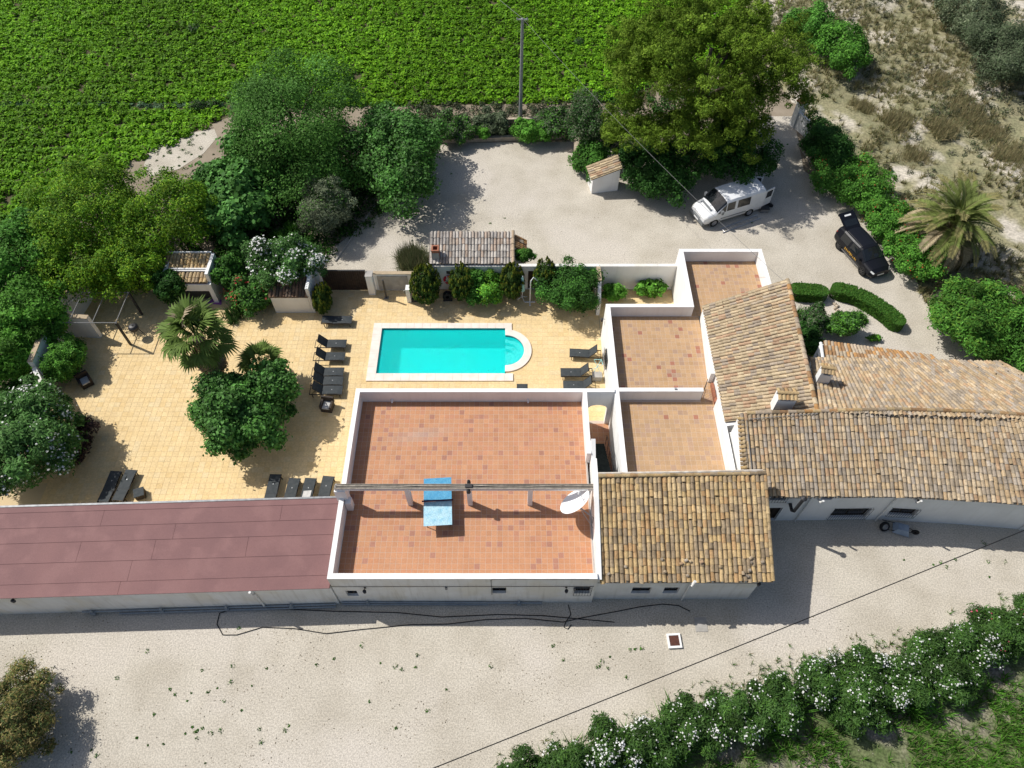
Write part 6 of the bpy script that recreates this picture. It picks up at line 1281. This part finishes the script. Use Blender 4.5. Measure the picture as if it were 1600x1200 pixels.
# oleander hedge in the foreground
HX, HY = 50, 44
OL = [(815, 1205, 0), (880, 1185, 0), (945, 1155, 1), (1010, 1150, 1), (1075, 1120, 0), (1140, 1105, 1), (1205, 1085, 0), (1270, 1050, 1), (1335, 1035, 1), (1395, 1050, 1), (1440, 1010, 0), (1500, 1000, 1), (1555, 975, 2), (1610, 960, 2), (1330, 1085, 0), (1480, 1040, 0)]
words = ['lowest', 'second', 'third', 'fourth', 'fifth', 'sixth', 'seventh', 'eighth', 'ninth', 'tenth', 'eleventh', 'twelfth', 'thirteenth', 'last']
for k, (px, py, fl_) in enumerate(OL):
    lb_ = f'{words[k]} oleander of the foreground hedge counted from bottom centre' if k < 14 else ('leafy oleander set below the eighth hedge bush' if k == 14 else 'leafy oleander set below the eleventh hedge bush')
    tree('oleander_bush', lb_, 'oleander', (px - HX + 10, py - HY + 16, px + HX + 10, py + HY + 16), .95, .95, 7000, .18, [(.04, .088, .02), (.03, .07, .016), (.055, .105, .03), (.045, .10, .016)], 34, .32, trunk=.05, aspect=.24, group='foreground oleander hedge', flowers=(420 if fl_ == 1 else (170 if fl_ == 0 else 120), .085, WHITE if fl_ < 2 else WHITE + [(.5, .08, .14), (.5, .08, .14)]))
for k, (px, py, lb_) in enumerate(((1000, 1178, 'reed clump among the third and fourth oleanders'), (1065, 1150, 'reed clump behind the fifth oleander'), (1215, 1120, 'reed clump behind the seventh oleander'), (1420, 1085, 'reed clump behind the tenth oleander'), (900, 1215, 'reed clump at the bottom edge behind the hedge'))):
    grass_thing('reed_clump', lb_, 'reeds', S(px, py, 0), 700, 1.3, .05, [tuple(v * 1.3 for v in q_) for q_ in G_FRESH], .5, .7, .3)
BANK = [(6, -4), (40, -4), (40, 15), (26.2, 9.8), (13, 6.0), (6, 4)]
n_ = 15000; x = rng.uniform(4, 36, n_); y = rng.uniform(-3, 14, n_); k = inpoly(x, y, BANK) & (np.sin(x * .8 + 1) * np.sin(y * 1.1 + x * .3) + rng.normal(0, .35, n_) > -.25); x, y = x[k], y[k]
V, C = blades(np.stack([x, y, np.zeros(len(x))], 1), 11, .6, .04, [tuple(v * 1.35 for v in q_) for q_ in G_FRESH] + [(.14, .25, .05), (.2, .22, .1)], .8, m='leaf'); tag(put('bank_reeds', leafmesh('bank_reeds', V, C, 'leaf', 3)), 'bright green reeds and grass beyond the oleander hedge', 'reeds', kind='stuff')
lx = np.linspace(0, 1, 700); ex = np.array([(S(790 + 820 * t, 1204 - 258 * t + 40 * math.sin(t * 9) * .3, 0)) for t in lx]); ex[:, :2] += rng.normal(0, .42, (700, 2)); V, C = blades(ex, 9, .36, .022, G_FRESH + [(.25, .2, .1)], .8); tag(put('hedge_grass', leafmesh('hedge_grass', V, C, 'leaf', 3)), 'grass fringe along the front of the oleander hedge', 'grass', kind='stuff')
# gravel weeds, twigs and stones
wp_ = []
for cx, cy, s_, n_ in ((180, 1040, 40, 10), (290, 1085, 30, 14), (305, 1140, 14, 14), (185, 1160, 30, 10), (470, 1040, 60, 6), (430, 1135, 30, 6), (380, 1090, 120, 22), (700, 1080, 120, 14), (940, 1035, 16, 12), (870, 1010, 40, 5), (997, 1014, 6, 8), (1010, 860, 8, 3), (1500, 880, 40, 12), (1360, 1000, 30, 4), (960, 1060, 60, 10), (530, 1170, 120, 14), (770, 345, 30, 10), (800, 300, 90, 12), (560, 600, 1, 0), (1150, 330, 40, 4), (250, 1190, 60, 12)):
    for _ in range(n_): q = S(cx + rnd.gauss(0, s_), cy + rnd.gauss(0, s_ * .45), 0); wp_.append((q.x, q.y, 0))
wp_ = [q for q in wp_ if rnd.random() < .45 and not (-30 < q[0] < 13.5 and 11.9 < q[1] < 34)]
V, C = bushes(wp_, [rnd.uniform(.05, .16) for _ in wp_], 16, .09, G_FRESH + G_HEDGE, .5); tag(put('gravel_weeds', leafmesh('gravel_weeds', V, C, 'leaf')), 'tiny green weeds scattered over the gravel', 'weeds', kind='stuff')
n_ = 9000; x = rng.uniform(-26, 27, n_); y = np.where(rng.random(n_) < .6, rng.uniform(4.5, 12, n_), rng.uniform(34, 49.5, n_)); cl = np.sin(x * .7 + 2 * np.sin(y * .6)) * np.sin(y * 1.3 + x * .2) + rng.normal(0, .5, n_) > .25
k = cl & ((y < 12) & (y < 12 + .22 * (x - 8)) | (y < 11.9) & (x < 10)) | ((y > 34) & (x > -9) & (x < 24)); x, y = x[k], y[k]
pp_ = np.stack([x, y, np.full(len(x), .018)], 1); V = quads(pp_, unit(rdir(len(x)) * .3 + np.array((0, 0, 1))), rng.uniform(.03, .085, len(x)), .5); tag(put('gravel_litter', leafmesh('gravel_litter', V, pal([(.2, .16, .11), (.12, .10, .07), (.5, .45, .38), (.28, .23, .16)], len(x), .2), 'dry_grass')), 'leaf litter and stones scattered over the gravel', 'litter', kind='stuff')
